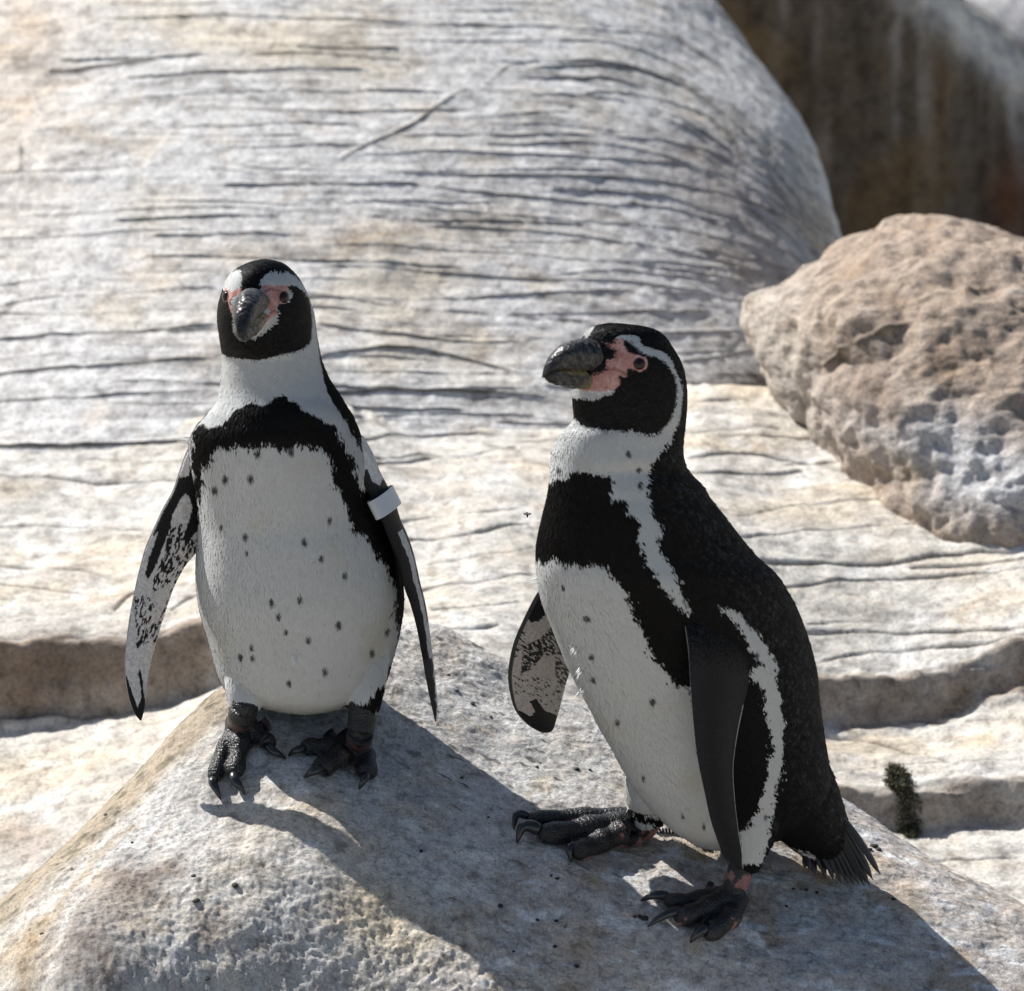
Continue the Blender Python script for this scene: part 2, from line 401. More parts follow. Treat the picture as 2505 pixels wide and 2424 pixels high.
# ================================================================== ROCKS BEHIND
S = 2505 / 1960.0        # the crack tracings below are in a 1960-pixel copy of the photo
CRACKS = [  # (points, half width px, depth strength)
    ([(60, 255), (140, 248), (260, 254), (400, 262), (600, 262)], 3, .7), ([(0, 580), (100, 567), (300, 553), (420, 550)], 3, .7),
    ([(-80, 655), (0, 647), (150, 640), (300, 632), (420, 622)], 4, 1.0), ([(-80, 725), (0, 715), (150, 705), (420, 685)], 3.5, .8),
    ([(-80, 775), (0, 768), (200, 758), (420, 748)], 3.5, .8), ([(-100, 858), (0, 855), (150, 855), (370, 843), (460, 838)], 5.5, 1.3),
    ([(-80, 900), (0, 908), (200, 920), (350, 914), (450, 905)], 4, 1.0), ([(560, 552), (610, 560), (800, 583), (1000, 602), (1150, 610)], 2.5, .6),
    ([(590, 618), (750, 632), (860, 645), (960, 650), (1050, 640)], 4, .9), ([(600, 690), (640, 676), (740, 664), (840, 668), (930, 690), (1010, 716)], 4.5, 1.1),
    ([(620, 758), (700, 748), (800, 744), (950, 750), (1050, 756)], 5, 1.2), ([(620, 850), (700, 842), (780, 835), (900, 830), (1060, 826)], 3.5, .9),
    ([(700, 890), (850, 876), (1000, 850)], 3, .7), ([(640, 312), (690, 285), (740, 262), (800, 232), (860, 190), (930, 160), (980, 118)], 4, .8),
    ([(-60, 338), (0, 330), (200, 322), (330, 318), (500, 335)], 2.5, .5), ([(100, 206), (250, 200), (420, 208), (700, 212)], 2.5, .5),
    ([(90, 140), (180, 130), (310, 112)], 6, .7), ([(560, 97), (690, 97), (765, 95)], 5, .9), ([(-60, 420), (100, 405), (330, 398), (600, 404), (800, 420)], 2.5, .5),
    ([(-60, 455), (150, 445), (400, 440), (500, 452)], 2.5, .5), ([(-60, 550), (100, 530), (250, 520), (430, 520)], 2.5, .5),
    ([(700, 330), (1000, 335), (1200, 340), (1400, 375), (1520, 430), (1620, 510)], 3, .7), ([(800, 352), (1100, 383), (1300, 405), (1450, 455), (1590, 540)], 3, .7),
    ([(640, 300), (850, 290), (1100, 300), (1300, 315), (1450, 365), (1600, 470)], 2.5, .6), ([(700, 262), (1000, 258), (1200, 262), (1380, 300), (1520, 400), (1610, 490)], 2.5, .6),
    ([(900, 225), (1150, 215), (1300, 240), (1440, 320), (1590, 470)], 3, .7), ([(1000, 130), (1180, 130), (1320, 165), (1450, 280), (1600, 480)], 3.5, .8),
    ([(1100, 180), (1250, 185), (1380, 240), (1490, 350), (1610, 500)], 3, .6), ([(600, 52), (900, 48), (1200, 55), (1360, 110), (1480, 230), (1590, 430)], 3, .5),
    ([(800, 425), (1050, 440), (1250, 470), (1430, 515), (1560, 560)], 3, .7), ([(620, 465), (850, 470), (1080, 490), (1300, 515), (1440, 545)], 2.5, .6),
    ([(600, 505), (800, 510), (1000, 525), (1250, 545), (1400, 570)], 2.5, .6), ([(680, 380), (900, 400), (1150, 420), (1350, 450), (1500, 500)], 2.5, .5),
    ([(-60, 610), (150, 600), (420, 590)], 2, .35), ([(620, 590), (900, 622), (1050, 622)], 2, .35), ([(-60, 690), (200, 672), (420, 655)], 2, .35),
    ([(1250, 640), (1330, 632), (1400, 640)], 2.5, .6), ([(1300, 690), (1380, 680), (1440, 668)], 4, .8), ([(1310, 770), (1400, 765), (1480, 760)], 3, .6),
    ([(1300, 830), (1400, 822), (1500, 820)], 3, .6), ([(620, 715), (760, 705), (900, 712)], 2, .3), ([(620, 805), (800, 790), (1040, 790)], 2.5, .5),
    ([(1310, 870), (1400, 862), (1470, 866), (1560, 885)], 5, 1.1), ([(1320, 900), (1450, 905), (1540, 895)], 4, .9),
    ([(60, 150), (90, 280), (30, 300)], 3, .3), ([(400, 60), (700, 66), (1000, 60)], 2, .4), ([(300, 30), (700, 34), (1100, 30)], 2, .3), ([(40, 280), (38, 330)], 7, .7),
    # ledges
    ([(-60, 1005), (100, 1008), (250, 1015), (380, 1000)], 2.5, .6), ([(-60, 1078), (0, 1080), (150, 1092), (240, 1112)], 2.5, .7), ([(-60, 1110), (0, 1116), (180, 1136)], 2.5, .7),
    ([(212, 1168), (240, 1143), (265, 1128)], 4, .9), ([(325, 1168), (350, 1152), (390, 1136)], 4, .9), ([(740, 1000), (850, 985), (1000, 975)], 2.5, .5),
    ([(780, 1030), (850, 1028), (960, 1010), (1020, 1004)], 5, 1.0), ([(800, 1085), (900, 1068), (1030, 1050)], 2.5, .7), ([(790, 1130), (900, 1112), (1030, 1098)], 2.5, .7),
    ([(820, 1165), (930, 1155), (1000, 1150)], 2.5, .5), ([(860, 1200), (960, 1196)], 3, .6),
    ([(1390, 985), (1560, 965), (1750, 955)], 2.5, .5), ([(1400, 1030), (1560, 1015), (1800, 1000), (1960, 995)], 2.5, .5), ([(1440, 1075), (1560, 1078), (1680, 1080), (1800, 1060), (1960, 1050), (2060, 1045)], 5, 1.1),
    ([(1480, 1125), (1650, 1112), (1800, 1100), (1960, 1082), (2060, 1070)], 3, .9), ([(1740, 1086), (1850, 1078), (2000, 1060)], 4, .9),
    ([(1530, 1212), (1650, 1210), (1800, 1205), (1960, 1200), (2100, 1200)], 5, 1.2), ([(1540, 1195), (1640, 1193), (1720, 1192)], 3, .7), ([(1560, 1268), (1650, 1250), (1760, 1238), (1900, 1226), (1990, 1212)], 5, 1.1),
    ([(1560, 1405), (1640, 1416), (1740, 1440), (1850, 1470)], 6, .7), ([(1590, 1480), (1750, 1468), (1960, 1455)], 2.5, .5), ([(1590, 1400), (1800, 1380), (1960, 1372)], 2.5, .5), ([(1780, 1650), (1960, 1640)], 3, .6),
]
_r = random.Random(11)
y0 = 14.0
while y0 < 880:
    k = max(.0018 - .0029 * y0 / 1000, 0.0); a = -60 + _r.uniform(0, 500); ph = _r.uniform(0, 6)
    while a < 1640:
        b = min(a + _r.uniform(250, 900), 1650); xs_ = [a + (b - a) * t / 7 for t in range(8)]
        CRACKS.append(([(x, y0 + k * max(0, x - 1120) ** 2 + 5 * math.sin(x * .006 + ph) + _r.uniform(-2, 2)) for x in xs_], _r.uniform(1.6, 3.0), _r.uniform(.4, .95)))
        a = b + _r.uniform(20, 260)
    y0 += _r.uniform(24, 46)
CRACKS = [(np.array(p, float) * S, w * S, s) for p, w, s in CRACKS]

def crack_field(q, p3):
    """0..1 groove depth and stain at photo-pixel coordinates q"""
    g = np.zeros(len(q)); wob = np.stack([8 * fbm(p3 * 10, 2, 101), 7 * fbm(p3 * np.array([7, 7, 20]), 3, 102)], -1)
    qq = q + wob; var = fbm(p3 * np.array([5, 5, 14]), 3, 103)
    for pts, w, s in CRACKS:
        lo, hi = pts.min(0) - 50, pts.max(0) + 50
        m = (qq[:, 0] > lo[0]) & (qq[:, 0] < hi[0]) & (qq[:, 1] > lo[1]) & (qq[:, 1] < hi[1])
        if not m.any(): continue
        c = catmull(pts, len(pts) * 4)
        d, t = seg_dist(qq[m], c)
        ww = w * np.clip(.50 + .8 * var[m], .3, 1.0)
        fade = sstep(0, .08, t) * sstep(1, .92, t) * np.clip(.95 + 1.1 * var[m], .4, 1.2)
        g[m] = np.maximum(g[m], np.exp(-(d / ww) ** 2) * s * fade)
    return g

def lump(sections, n, nf, nb, power=2.0, rows=(0, 1300), tmin=.97):
    """closed lump from (photo row, left px, right px, depth, half depth in m): rings stacked upwards, finest where the camera looks"""
    fine = polyline(sections, 2000)
    w = np.where((fine[:, 0] > rows[0] - 20) & (fine[:, 0] < rows[1] + 20), 1.0, .12)
    cw = np.concatenate([[0], np.cumsum(w[1:] * np.linalg.norm(np.diff(fine[:, :1], axis=0), axis=1) + 1e-3)])
    u = np.linspace(0, cw[-1], n); sec = np.stack([np.interp(u, cw, fine[:, k]) for k in range(fine.shape[1])], -1)
    L, R = P(sec[:, 1], sec[:, 0], sec[:, 3]), P(sec[:, 2], sec[:, 0], sec[:, 3])
    ctr = (L + R) / 2; a = (R[:, 0] - L[:, 0]) / 2; e = 2 / power
    t = np.pi * np.concatenate([np.linspace(.97, tmin, 30)[:-1] if tmin > .98 else [], np.linspace(tmin, 2.03, nf), np.linspace(2.03, 2.97, nb + 2)[1:-1]])
    ct = np.sign(np.cos(t)) * np.abs(np.cos(t)) ** e; st = np.sign(np.sin(t)) * np.abs(np.sin(t)) ** e
    m = len(t); v = np.empty((n, m, 3))
    v[..., 0] = ctr[:, None, 0] + a[:, None] * ct; v[..., 1] = ctr[:, None, 1] + sec[:, 4][:, None] * st * CP; v[..., 2] = ctr[:, None, 2] - sec[:, 4][:, None] * st * SP
    f = grid_faces(n, m, True)[:, ::-1]
    return v.reshape(-1, 3), f, m

def build_dome():
    sec = [(1500, -700, 2120, 2.06, .72), (1250, -720, 2110, 2.25, .74), (1000, -730, 2100, 2.50, .76), (800, -730, 2085, 2.71, .77), (610, -730, 2062, 2.92, .78), (430, -720, 2015, 3.13, .80), (300, -710, 1962, 3.29, .80),
           (140, -690, 1845, 3.49, .80), (0, -660, 1745, 3.67, .78), (-160, -600, 1600, 3.88, .74), (-320, -450, 1390, 4.08, .62), (-430, -200, 1100, 4.18, .42), (-490, 150, 750, 4.22, .2), (-505, 380, 520, 4.23, .06)]
    v, f, m = lump(sec, 820, 600, 40, 2.15, (0, 1280), 1.30)
    n = normals_np(v, f); q = proj(v)
    n1, n2, n3 = fbm(v * 1.6, 4, 201), fbm(v * np.array([3, 3, 14]), 4, 202), fbm(v * 14, 4, 203)
    g = crack_field(q, v)
    # fine bedding: thin irregular layers that drape over the right shoulder
    drape = np.clip((q[:, 0] - 1250) / 800, 0, 2)
    lay = q[:, 1] * .001 + 0 * drape - .42 * drape ** 2 + .03 * n1
    bed = fbm(np.stack([q[:, 0] * .0011, lay * 34, lay * 0], -1), 3, 205)
    bedc = fbm(np.stack([q[:, 0] * .0016, lay * 60, lay * 0 + 4], -1), 3, 206)
    gl = sstep(.25, .05, np.abs(noise(np.stack([q[:, 0] * .0013, lay * 26, lay * 0 + 9], -1), 207))) * sstep(-.1, .4, fbm(v * np.array([4, 4, 9]), 3, 208))
    low = sstep(500, 900, q[:, 1])
    d = .016 * n1 + .004 * n2 + .003 * n3 + .0028 * bed + .002 * fbm(v * 40, 3, 209) - .0042 * g - .0010 * gl
    d = d + low * .006 * fbm(v * np.array([6, 6, 22]), 3, 210)
    v2 = v + n * d[:, None]
    c = np.tile(np.array([.62, .61, .595]), (len(v), 1))
    c = blend(c, sstep(-.2, .45, bedc) * .5, (.62, .60, .565))
    c = blend(c, sstep(.05, .5, -bedc) * .25, (.42, .40, .385))
    c = blend(c, sstep(.0, .5, fbm(v * np.array([3, 3, 5]), 4, 211)) * .55, (.56, .46, .31))
    wq = q + np.stack([n2 * 60, n1 * 60], -1)
    c = blend(c, .5 * spot(wq, 930, 590, 140, 40) + .4 * spot(wq, 600, 620, 120, 40) + .35 * spot(wq, 1200, 560, 140, 60), (.50, .36, .20))
    brown = .8 * spot(wq, 1800, 470, 170, 110, 35) + .8 * spot(wq, 1850, 640, 120, 60, 25) + .5 * spot(wq, 1650, 380, 120, 50, 35)
    c = blend(c, brown * (.55 + .5 * n3), (.22, .16, .125))
    c = blend(c, .55 * spot(wq, 1600, 190, 160, 30, 30) * (.7 + n3), (.16, .155, .12))
    c = blend(c, .4 * spot(wq, 1150, 640, 150, 50) * sstep(-.1, .4, n3), (.20, .19, .17))
    c = blend(c, .5 * spot(q, 60, 150, 160, 400), (.55, .44, .33))
    c = blend(c, low * sstep(.05, .4, fbm(v * 7, 4, 215)) * .4, (.33, .30, .28))
    c = blend(c, low * .55 * spot(wq, 120, 1180, 170, 70) * (.6 + n3), (.25, .19, .15))
    gl2 = sstep(.20, .04, np.abs(noise(np.stack([q[:, 0] * .0016, lay * 48, lay * 0 + 19], -1), 217))) * sstep(-.15, .3, fbm(v * np.array([3, 3, 12]), 3, 218))
    c = blend(c, sstep(.15, .7, g) * .85, (.06, .05, .04)); c = blend(c, gl * .5, (.14, .12, .10)); c = blend(c, gl2 * .22, (.2, .18, .15))
    grime = sstep(1250, 1750, q[:, 0] + .3 * n2 * 300) * sstep(.0, .35, fbm(np.stack([q[:, 0] * .004, lay * 40, lay * 0], -1), 4, 219))
    c = blend(c, grime * .32, (.22, .195, .175)); c = blend(c, sstep(.1, .4, fbm(np.stack([q[:, 0] * .01, lay * 70, lay * 0], -1), 3, 220)) * .35, (.64, .63, .61))
    me = mesh_np("boulder", v2, f); set_col(me, np.clip(c, .02, .72))
    o = link("boulder", me, MAT_DOME)
    tag(o, "huge rounded grey boulder behind the penguins, scored with thin horizontal cracks", "boulder")
build_dome()

def build_tan():
    sec = [(1500, 2020, 2950, 1.62, .43), (1380, 2015, 2960, 1.65, .44), (1250, 1995, 2960, 1.69, .45), (1120, 1950, 2960, 1.74, .45), (1000, 1890, 2960, 1.80, .45), (900, 1845, 2950, 1.86, .45), (830, 1815, 2940, 1.90, .44), (775, 1800, 2920, 1.93, .43), (735, 1806, 2880, 1.95, .41), (700, 1850, 2830, 1.97, .38), (655, 1925, 2740, 1.99, .34),
           (615, 1995, 2640, 2.01, .30), (570, 2070, 2520, 2.04, .24), (535, 2140, 2425, 2.06, .16), (515, 2200, 2345, 2.08, .08), (506, 2240, 2295, 2.09, .02)]
    v, f, m = lump(sec, 320, 300, 40, 2.2, (500, 1300))
    n = normals_np(v, f); q = proj(v)
    n1, n2, n3 = fbm(v * 4, 4, 301), fbm(v * 11, 4, 302), fbm(v * 30, 4, 303)
    streak = fbm(np.stack([v[:, 0] * 26 + v[:, 2] * 6, v[:, 1] * 26, v[:, 2] * 7], -1), 3, 304)
    d = .026 * fbm(v * 5.5, 3, 306, ridged=True) + .018 * n1 + .011 * n2 + .007 * n3 + .008 * streak * sstep(950, 1100, q[:, 1]) + .004 * fbm(v * 18, 3, 305, ridged=True)
    ck = np.zeros(len(v))
    for pts, w in [([(1640, 650), (1690, 620), (1730, 605)], 7), ([(1560, 700), (1600, 665)], 6), ([(1850, 545), (1900, 530)], 6)]:
        dd, t = seg_dist(q + 8 * np.stack([n3, n2], -1), np.array(pts, float) * S); ck = np.maximum(ck, np.exp(-(dd / w) ** 2))
    v2 = v + n * (d - .007 * ck)[:, None]
    c = np.tile(np.array([.36, .285, .225]), (len(v), 1))
    c = blend(c, sstep(.0, .5, n2) * .6, (.30, .215, .15)); c = blend(c, sstep(.1, .5, -n3) * .5, (.50, .44, .38))
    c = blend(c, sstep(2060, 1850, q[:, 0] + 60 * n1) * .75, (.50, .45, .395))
    wq = q + np.stack([n2 * 70, n1 * 70], -1)
    c = blend(c, .9 * spot(wq, 2300, 1080, 250, 110, 20) + .8 * spot(wq, 2450, 1190, 200, 90), (.55, .54, .535))
    c = blend(c, .7 * spot(wq, 2130, 960, 110, 60, 45), (.22, .155, .11)); c = blend(c, .6 * spot(wq, 2200, 1170, 60, 40), (.30, .23, .14))
    c = blend(c, ck * .7, (.1, .08, .06))
    me = mesh_np("boulder", v2, f); set_col(me, np.clip(c, .02, .7))
    o = link("boulder", me, MAT_TAN)
    tag(o, "rough tan brown boulder behind the sideways penguin's back", "boulder")
build_tan()

def build_dark():
    sec = [(900, 500, 3050, 5.95, 0.96), (700, 480, 3050, 5.80, 0.97), (520, 460, 2900, 5.67, 0.99), (380, 440, 2740, 5.59, 0.99), (260, 430, 2630, 5.53, 0.96), (170, 430, 2545, 5.49, 0.91), (90, 440, 2450, 5.49, 0.83), (10, 450, 2350, 5.49, 0.75),
           (-90, 470, 2235, 5.51, 0.67), (-200, 520, 2130, 5.59, 0.55), (-290, 620, 2010, 5.69, 0.35), (-330, 740, 1900, 5.75, 0.09)]
    sec = [(r, a, b, 4.72 + .00030 * max(r, -100) + d, d) for r, a, b, c, d in sec]
    v, f, m = lump(sec, 240, 300, 40, 2.3, (-50, 640))
    n = normals_np(v, f); q = proj(v); n1, n2 = fbm(v * 2.5, 4, 401), fbm(v * 9, 4, 402)
    st = fbm(np.stack([v[:, 0] * 22, v[:, 1] * 10, v[:, 2] * 2.2], -1), 4, 403)
    v2 = v + n * (.05 * n1 + .015 * n2 + .012 * st)[:, None]
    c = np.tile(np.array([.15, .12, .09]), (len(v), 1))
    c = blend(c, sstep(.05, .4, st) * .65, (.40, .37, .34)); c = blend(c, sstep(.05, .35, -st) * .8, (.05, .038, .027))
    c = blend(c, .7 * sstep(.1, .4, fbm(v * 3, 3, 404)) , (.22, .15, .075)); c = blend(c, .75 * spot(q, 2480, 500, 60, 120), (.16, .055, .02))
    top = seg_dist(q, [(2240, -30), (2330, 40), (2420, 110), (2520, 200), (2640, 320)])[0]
    c = blend(c, np.exp(-(top / 55) ** 2) * .95, (.70, .68, .63))  # sunlit rim painted in as a paler band along the upper edge
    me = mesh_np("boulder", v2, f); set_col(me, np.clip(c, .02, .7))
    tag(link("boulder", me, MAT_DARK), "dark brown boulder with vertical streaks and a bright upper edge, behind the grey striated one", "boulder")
    sec = [(700, 2000, 3400, 7.0, .7), (300, 2050, 3350, 7.0, .7), (100, 2080, 3200, 7.05, .65), (-20, 2120, 3000, 7.1, .5), (-90, 2250, 2800, 7.2, .3), (-120, 2420, 2600, 7.25, .05)]
    v, f, m = lump(sec, 120, 120, 20, 2.2, (-50, 400)); n = normals_np(v, f); n1 = fbm(v * 3, 4, 411)
    v2 = v + n * (.06 * n1)[:, None]; c = np.tile(np.array([.36, .36, .37]), (len(v), 1)); c = blend(c, sstep(.0, .4, n1) * .5, (.22, .21, .21))
    me = mesh_np("boulder", v2, f); set_col(me, c)
    tag(link("boulder", me, MAT_DARK), "smooth grey boulder farthest back, beyond the dark streaked one", "boulder")
build_dark()

# ---- stepped ledges between the front boulder and the rocks behind
STEPS = []   # filled below: each a drop of the ground across a wavy line y = f(x)
def build_ledges():
    D = lambda x, y, d: (x * S, y * S, d)
    pts = [D(0, 985, 1.50), D(350, 990, 1.46), D(0, 1225, 1.00), D(220, 1222, 1.00), D(400, 1250, .97),                  # left shelf
           D(0, 1400, .93), D(320, 1380, .90), D(0, 1700, .52), D(200, 1600, .60), D(420, 1300, .90),                        # lower left shelf
           D(900, 900, 1.52), D(900, 1000, 1.32), D(900, 1200, .86), D(700, 1100, 1.1),
           D(1400, 900, 1.50), D(1560, 1080, 1.22), D(1960, 1060, 1.24), D(1960, 1215, 1.02), D(1620, 1275, .98), D(1960, 1265, .97),
           D(1620, 1392, .93), D(1960, 1345, .93), D(1700, 1480, .76), D(1960, 1490, .74),
           D(1700, 1600, .68), D(1960, 1612, .66), D(1960, 1680, .55)]
    W = np.array([P(*p) for p in pts])
    sx = lambda x, a, b: sstep(a, b, x)
    def steps(x, y, wob=0.0):
        s = 0
        yl = .955 + .015 * np.sin(x * 9 + .6) + wob                       # left riser
        s = s + .092 * sstep(-.012, .028, y - yl) * sx(-x, .10, .34)
        yr = .945 + .12 * np.clip(x - .62, -1, 1) * -.2 + .02 * np.sin(x * 11) + wob    # right riser
        s = s + .055 * sstep(-.014, .022, y - yr) * sx(x, .10, .24)
        y2 = .705 + .02 * np.sin(x * 8 + 2) + wob
        s = s + .045 * sstep(-.012, .02, y - y2) * sx(x, .18, .30)
        return s
    base = tps_fit(W[:, :2], W[:, 2] - steps(W[:, 0], W[:, 1]), 1.5e-2)
    xs = np.concatenate([np.linspace(-2.2, -.78, 70)[:-1], np.linspace(-.78, .86, 500), np.linspace(.86, 2.2, 70)[1:]])
    ys = np.concatenate([np.linspace(-.6, .40, 30)[:-1], np.linspace(.40, 1.75, 520), np.linspace(1.75, 2.6, 30)[1:]])
    X, Y = np.meshgrid(xs, ys, indexing='ij'); x, y = X.ravel(), Y.ravel()
    z0 = base(x, y)
    far = np.maximum(np.maximum(np.abs(x) - .9, 0), 0)
    z0 = np.where(y < .45, z0 - .5 * np.clip(.45 - y, 0, 1), z0)
    z0 = np.minimum(z0, base(np.clip(x, -.9, .9), np.clip(y, -.5, 1.6)) + .1)
    z0 = z0 - 1.2 * np.clip(y - 1.8, 0, 1)
    p = np.stack([x, y, z0], -1)
    wob = .030 * fbm(p * 5, 4, 501)
    z = z0 + steps(x, y, wob)
    p = np.stack([x, y, z], -1); q = proj(p)
    n1, n2, n3 = fbm(p * 5, 4, 511), fbm(p * 14, 4, 512), fbm(p * 36, 4, 513)
    g = crack_field(q, p)
    lay = fbm(np.stack([x * 2.2, y * 30, y * 0], -1), 3, 514)
    gl = sstep(.22, .05, np.abs(noise(np.stack([x * 1.8, y * 13 + .25 * n1, y * 0], -1), 515))) * sstep(-.1, .3, n1)
    z = z + .012 * n1 + .006 * n2 + .018 * fbm(p * np.array([11, 22, 30]), 3, 517) * sstep(.01, .05, np.abs(steps(x, y - .04, wob) - steps(x, y + .04, wob))) + .002 * n3 + .003 * lay - .009 * g - .002 * gl
    v = np.stack([x, y, z], -1)
    gy = np.gradient(z.reshape(X.shape), ys, axis=1).ravel()
    c = np.tile(np.array([.55, .525, .48]), (len(x), 1))
    c = blend(c, sstep(-.1, .45, fbm(p * np.array([3, 7, 7]), 4, 516)) * .6, (.60, .50, .36))
    c = blend(c, sstep(.1, .5, n2) * .4, (.36, .32, .28)); c = blend(c, sstep(.05, .4, -n2) * .6, (.68, .67, .65))
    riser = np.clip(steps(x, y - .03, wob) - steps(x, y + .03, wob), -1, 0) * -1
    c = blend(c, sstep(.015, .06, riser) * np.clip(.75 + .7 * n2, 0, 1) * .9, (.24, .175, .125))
    wq = q + np.stack([n2 * 50, n1 * 40], -1)
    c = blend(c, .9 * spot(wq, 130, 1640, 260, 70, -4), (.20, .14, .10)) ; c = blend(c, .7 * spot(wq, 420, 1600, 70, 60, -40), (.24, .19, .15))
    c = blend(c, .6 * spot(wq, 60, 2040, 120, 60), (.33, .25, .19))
    c = blend(c, sstep(.25, .8, g) * .75, (.085, .07, .055)); c = blend(c, gl * .3, (.2, .17, .13))
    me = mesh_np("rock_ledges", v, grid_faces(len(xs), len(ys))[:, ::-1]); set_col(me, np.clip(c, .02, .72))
    global LEDGE_V
    LEDGE_V = v[(q[:, 0] > 2100) & (q[:, 0] < 2350) & (q[:, 1] > 1800) & (q[:, 1] < 2100)]
    tag(link("rock_ledges", me, MAT_LEDGE), kind="structure")
build_ledges()

# ---- the ground all around, far below and beyond
def build_ground():
    xs = np.sign(np.linspace(-1, 1, 61)) * np.abs(np.linspace(-1, 1, 61)) ** 3 * 400
    X, Y = np.meshgrid(xs, xs, indexing='ij')
    p = np.stack([X.ravel(), Y.ravel(), np.full(X.size, -1.6)], -1)
    p[:, 2] += .15 * fbm(p * .3, 3, 601)
    me = mesh_np("ground", p, grid_faces(61, 61)[:, ::-1]); set_col(me, np.tile([.46, .42, .36], (len(p), 1)))
    tag(link("ground", me, MAT_LEDGE), kind="structure")
build_ground()

# ================================================================== PENGUINS
MM = 0.000479                 # metres per photo pixel at the birds
def feather_material(name, rough=.55, sheen=0.0):
    m, nt, b = new_mat(name)
    col = nd(nt, "ShaderNodeAttribute", attribute_name="Col").outputs["Color"]
    nrm = nd(nt, "ShaderNodeAttribute", attribute_name="Nrm").outputs["Vector"]
    vt = nd(nt, "ShaderNodeVectorTransform", vector_type='NORMAL', convert_from='OBJECT', convert_to='WORLD')
    nt.links.new(nrm, vt.inputs[0]); nt.links.new(vt.outputs[0], b.inputs["Normal"])
    nt.links.new(col, b.inputs["Base Color"]); b.inputs["Roughness"].default_value = rough
    b.inputs["Specular IOR Level"].default_value = .08
    return m

def skin_material(name, rough, spec, vscale, bump, coat=0.0):
    m, nt, b = new_mat(name)
    tc = nd(nt, "ShaderNodeTexCoord").outputs["Object"]
    col = nd(nt, "ShaderNodeAttribute", attribute_name="Col").outputs["Color"]
    no = nd(nt, "ShaderNodeTexNoise", Scale=vscale * .35, Detail=4.0, Roughness=.65); nt.links.new(tc, no.inputs["Vector"])
    c = mix(nt, 1.0, col, ramp(nt, no.outputs["Fac"], [(.3, .72), (.5, 1.0), (.75, 1.3)]), 'MULTIPLY')
    nt.links.new(c, b.inputs["Base Color"]); b.inputs["Roughness"].default_value = rough; b.inputs["Specular IOR Level"].default_value = spec
    b.inputs["Coat Weight"].default_value = coat
    vo = nd(nt, "ShaderNodeTexVoronoi", Scale=vscale); nt.links.new(tc, vo.inputs["Vector"])
    bp = nd(nt, "ShaderNodeBump", Strength=.7, Distance=bump); nt.links.new(vo.outputs["Distance"], bp.inputs["Height"]); bp.invert = True
    nt.links.new(bp.outputs[0], b.inputs["Normal"])
    return m

MAT_PLUME = feather_material("feather_coat")
MAT_SKIN = skin_material("feathered_skin", .6, .2, 480, .0006)
MAT_FLIP = skin_material("flipper_scales", .48, .2, 640, .0016)
MAT_FOOT = skin_material("scaly_black_foot_skin", .42, .5, 420, .0016)
MAT_BILL = skin_material("horny_bill", .36, .4, 160, .0014, .0)
MAT_CLAW = skin_material("black_claw_horn", .28, .5, 60, .0002, .2)
MAT_EYE, _nt, _b = new_mat("wet_dark_eye"); _b.inputs["Base Color"].default_value = (.018, .007, .005, 1); _b.inputs["Roughness"].default_value = .08; _b.inputs["Specular IOR Level"].default_value = .35
MAT_QUILL, _nt, _b = new_mat("black_quill_feather"); _b.inputs["Base Color"].default_value = (.018, .018, .02, 1); _b.inputs["Roughness"].default_value = .5
MAT_DOWN, _nt, _b = new_mat("loose_white_down"); _b.inputs["Base Color"].default_value = (.8, .8, .78, 1); _b.inputs["Roughness"].default_value = .7
MAT_BAND, _nt, _b = new_mat("pale_plastic_band"); _b.inputs["Base Color"].default_value = (.62, .64, .65, 1); _b.inputs["Roughness"].default_value = .35
_n = nd(_nt, "ShaderNodeTexNoise", Scale=90.0, Detail=3.0); _r = ramp(_nt, _n.outputs["Fac"], [(.35, (.52, .54, .55)), (.65, (.68, .70, .71))]); _nt.links.new(_r, _b.inputs["Base Color"])

WHITE, BLACK, PINK, GREY, BUFF = 0, 1, 2, 3, 4
RGB = np.array([[.575, .585, .575], [.0065, .0062, .0065], [.47, .24, .21], [.085, .085, .085], [.40, .34, .24]])

def crop(x0, y0, s):
    return lambda pts: np.stack([x0 + s * np.asarray(pts, float)[:, 0], y0 + s * np.asarray(pts, float)[:, 1]], -1)
C1 = crop(250, 580, 900 / 1960); C2 = crop(250, 1200, 900 / 1960); C3 = crop(1200, 720, 800 / 1960); C4 = crop(1200, 1350, 1000 / 1897); CF = crop(280, 1100, 280 / 781)
Z1 = crop(480, 1660, 500 / 1960); Z2 = crop(1230, 1900, 650 / 1960)

CREASES = [C3([(680, 452), (740, 450), (790, 462), (822, 492)]), C3([(700, 320), (745, 345), (760, 400)]), C1([(930, 392), (895, 400), (870, 430), (845, 470)]), C1([(870, 290), (900, 275), (940, 285)])]

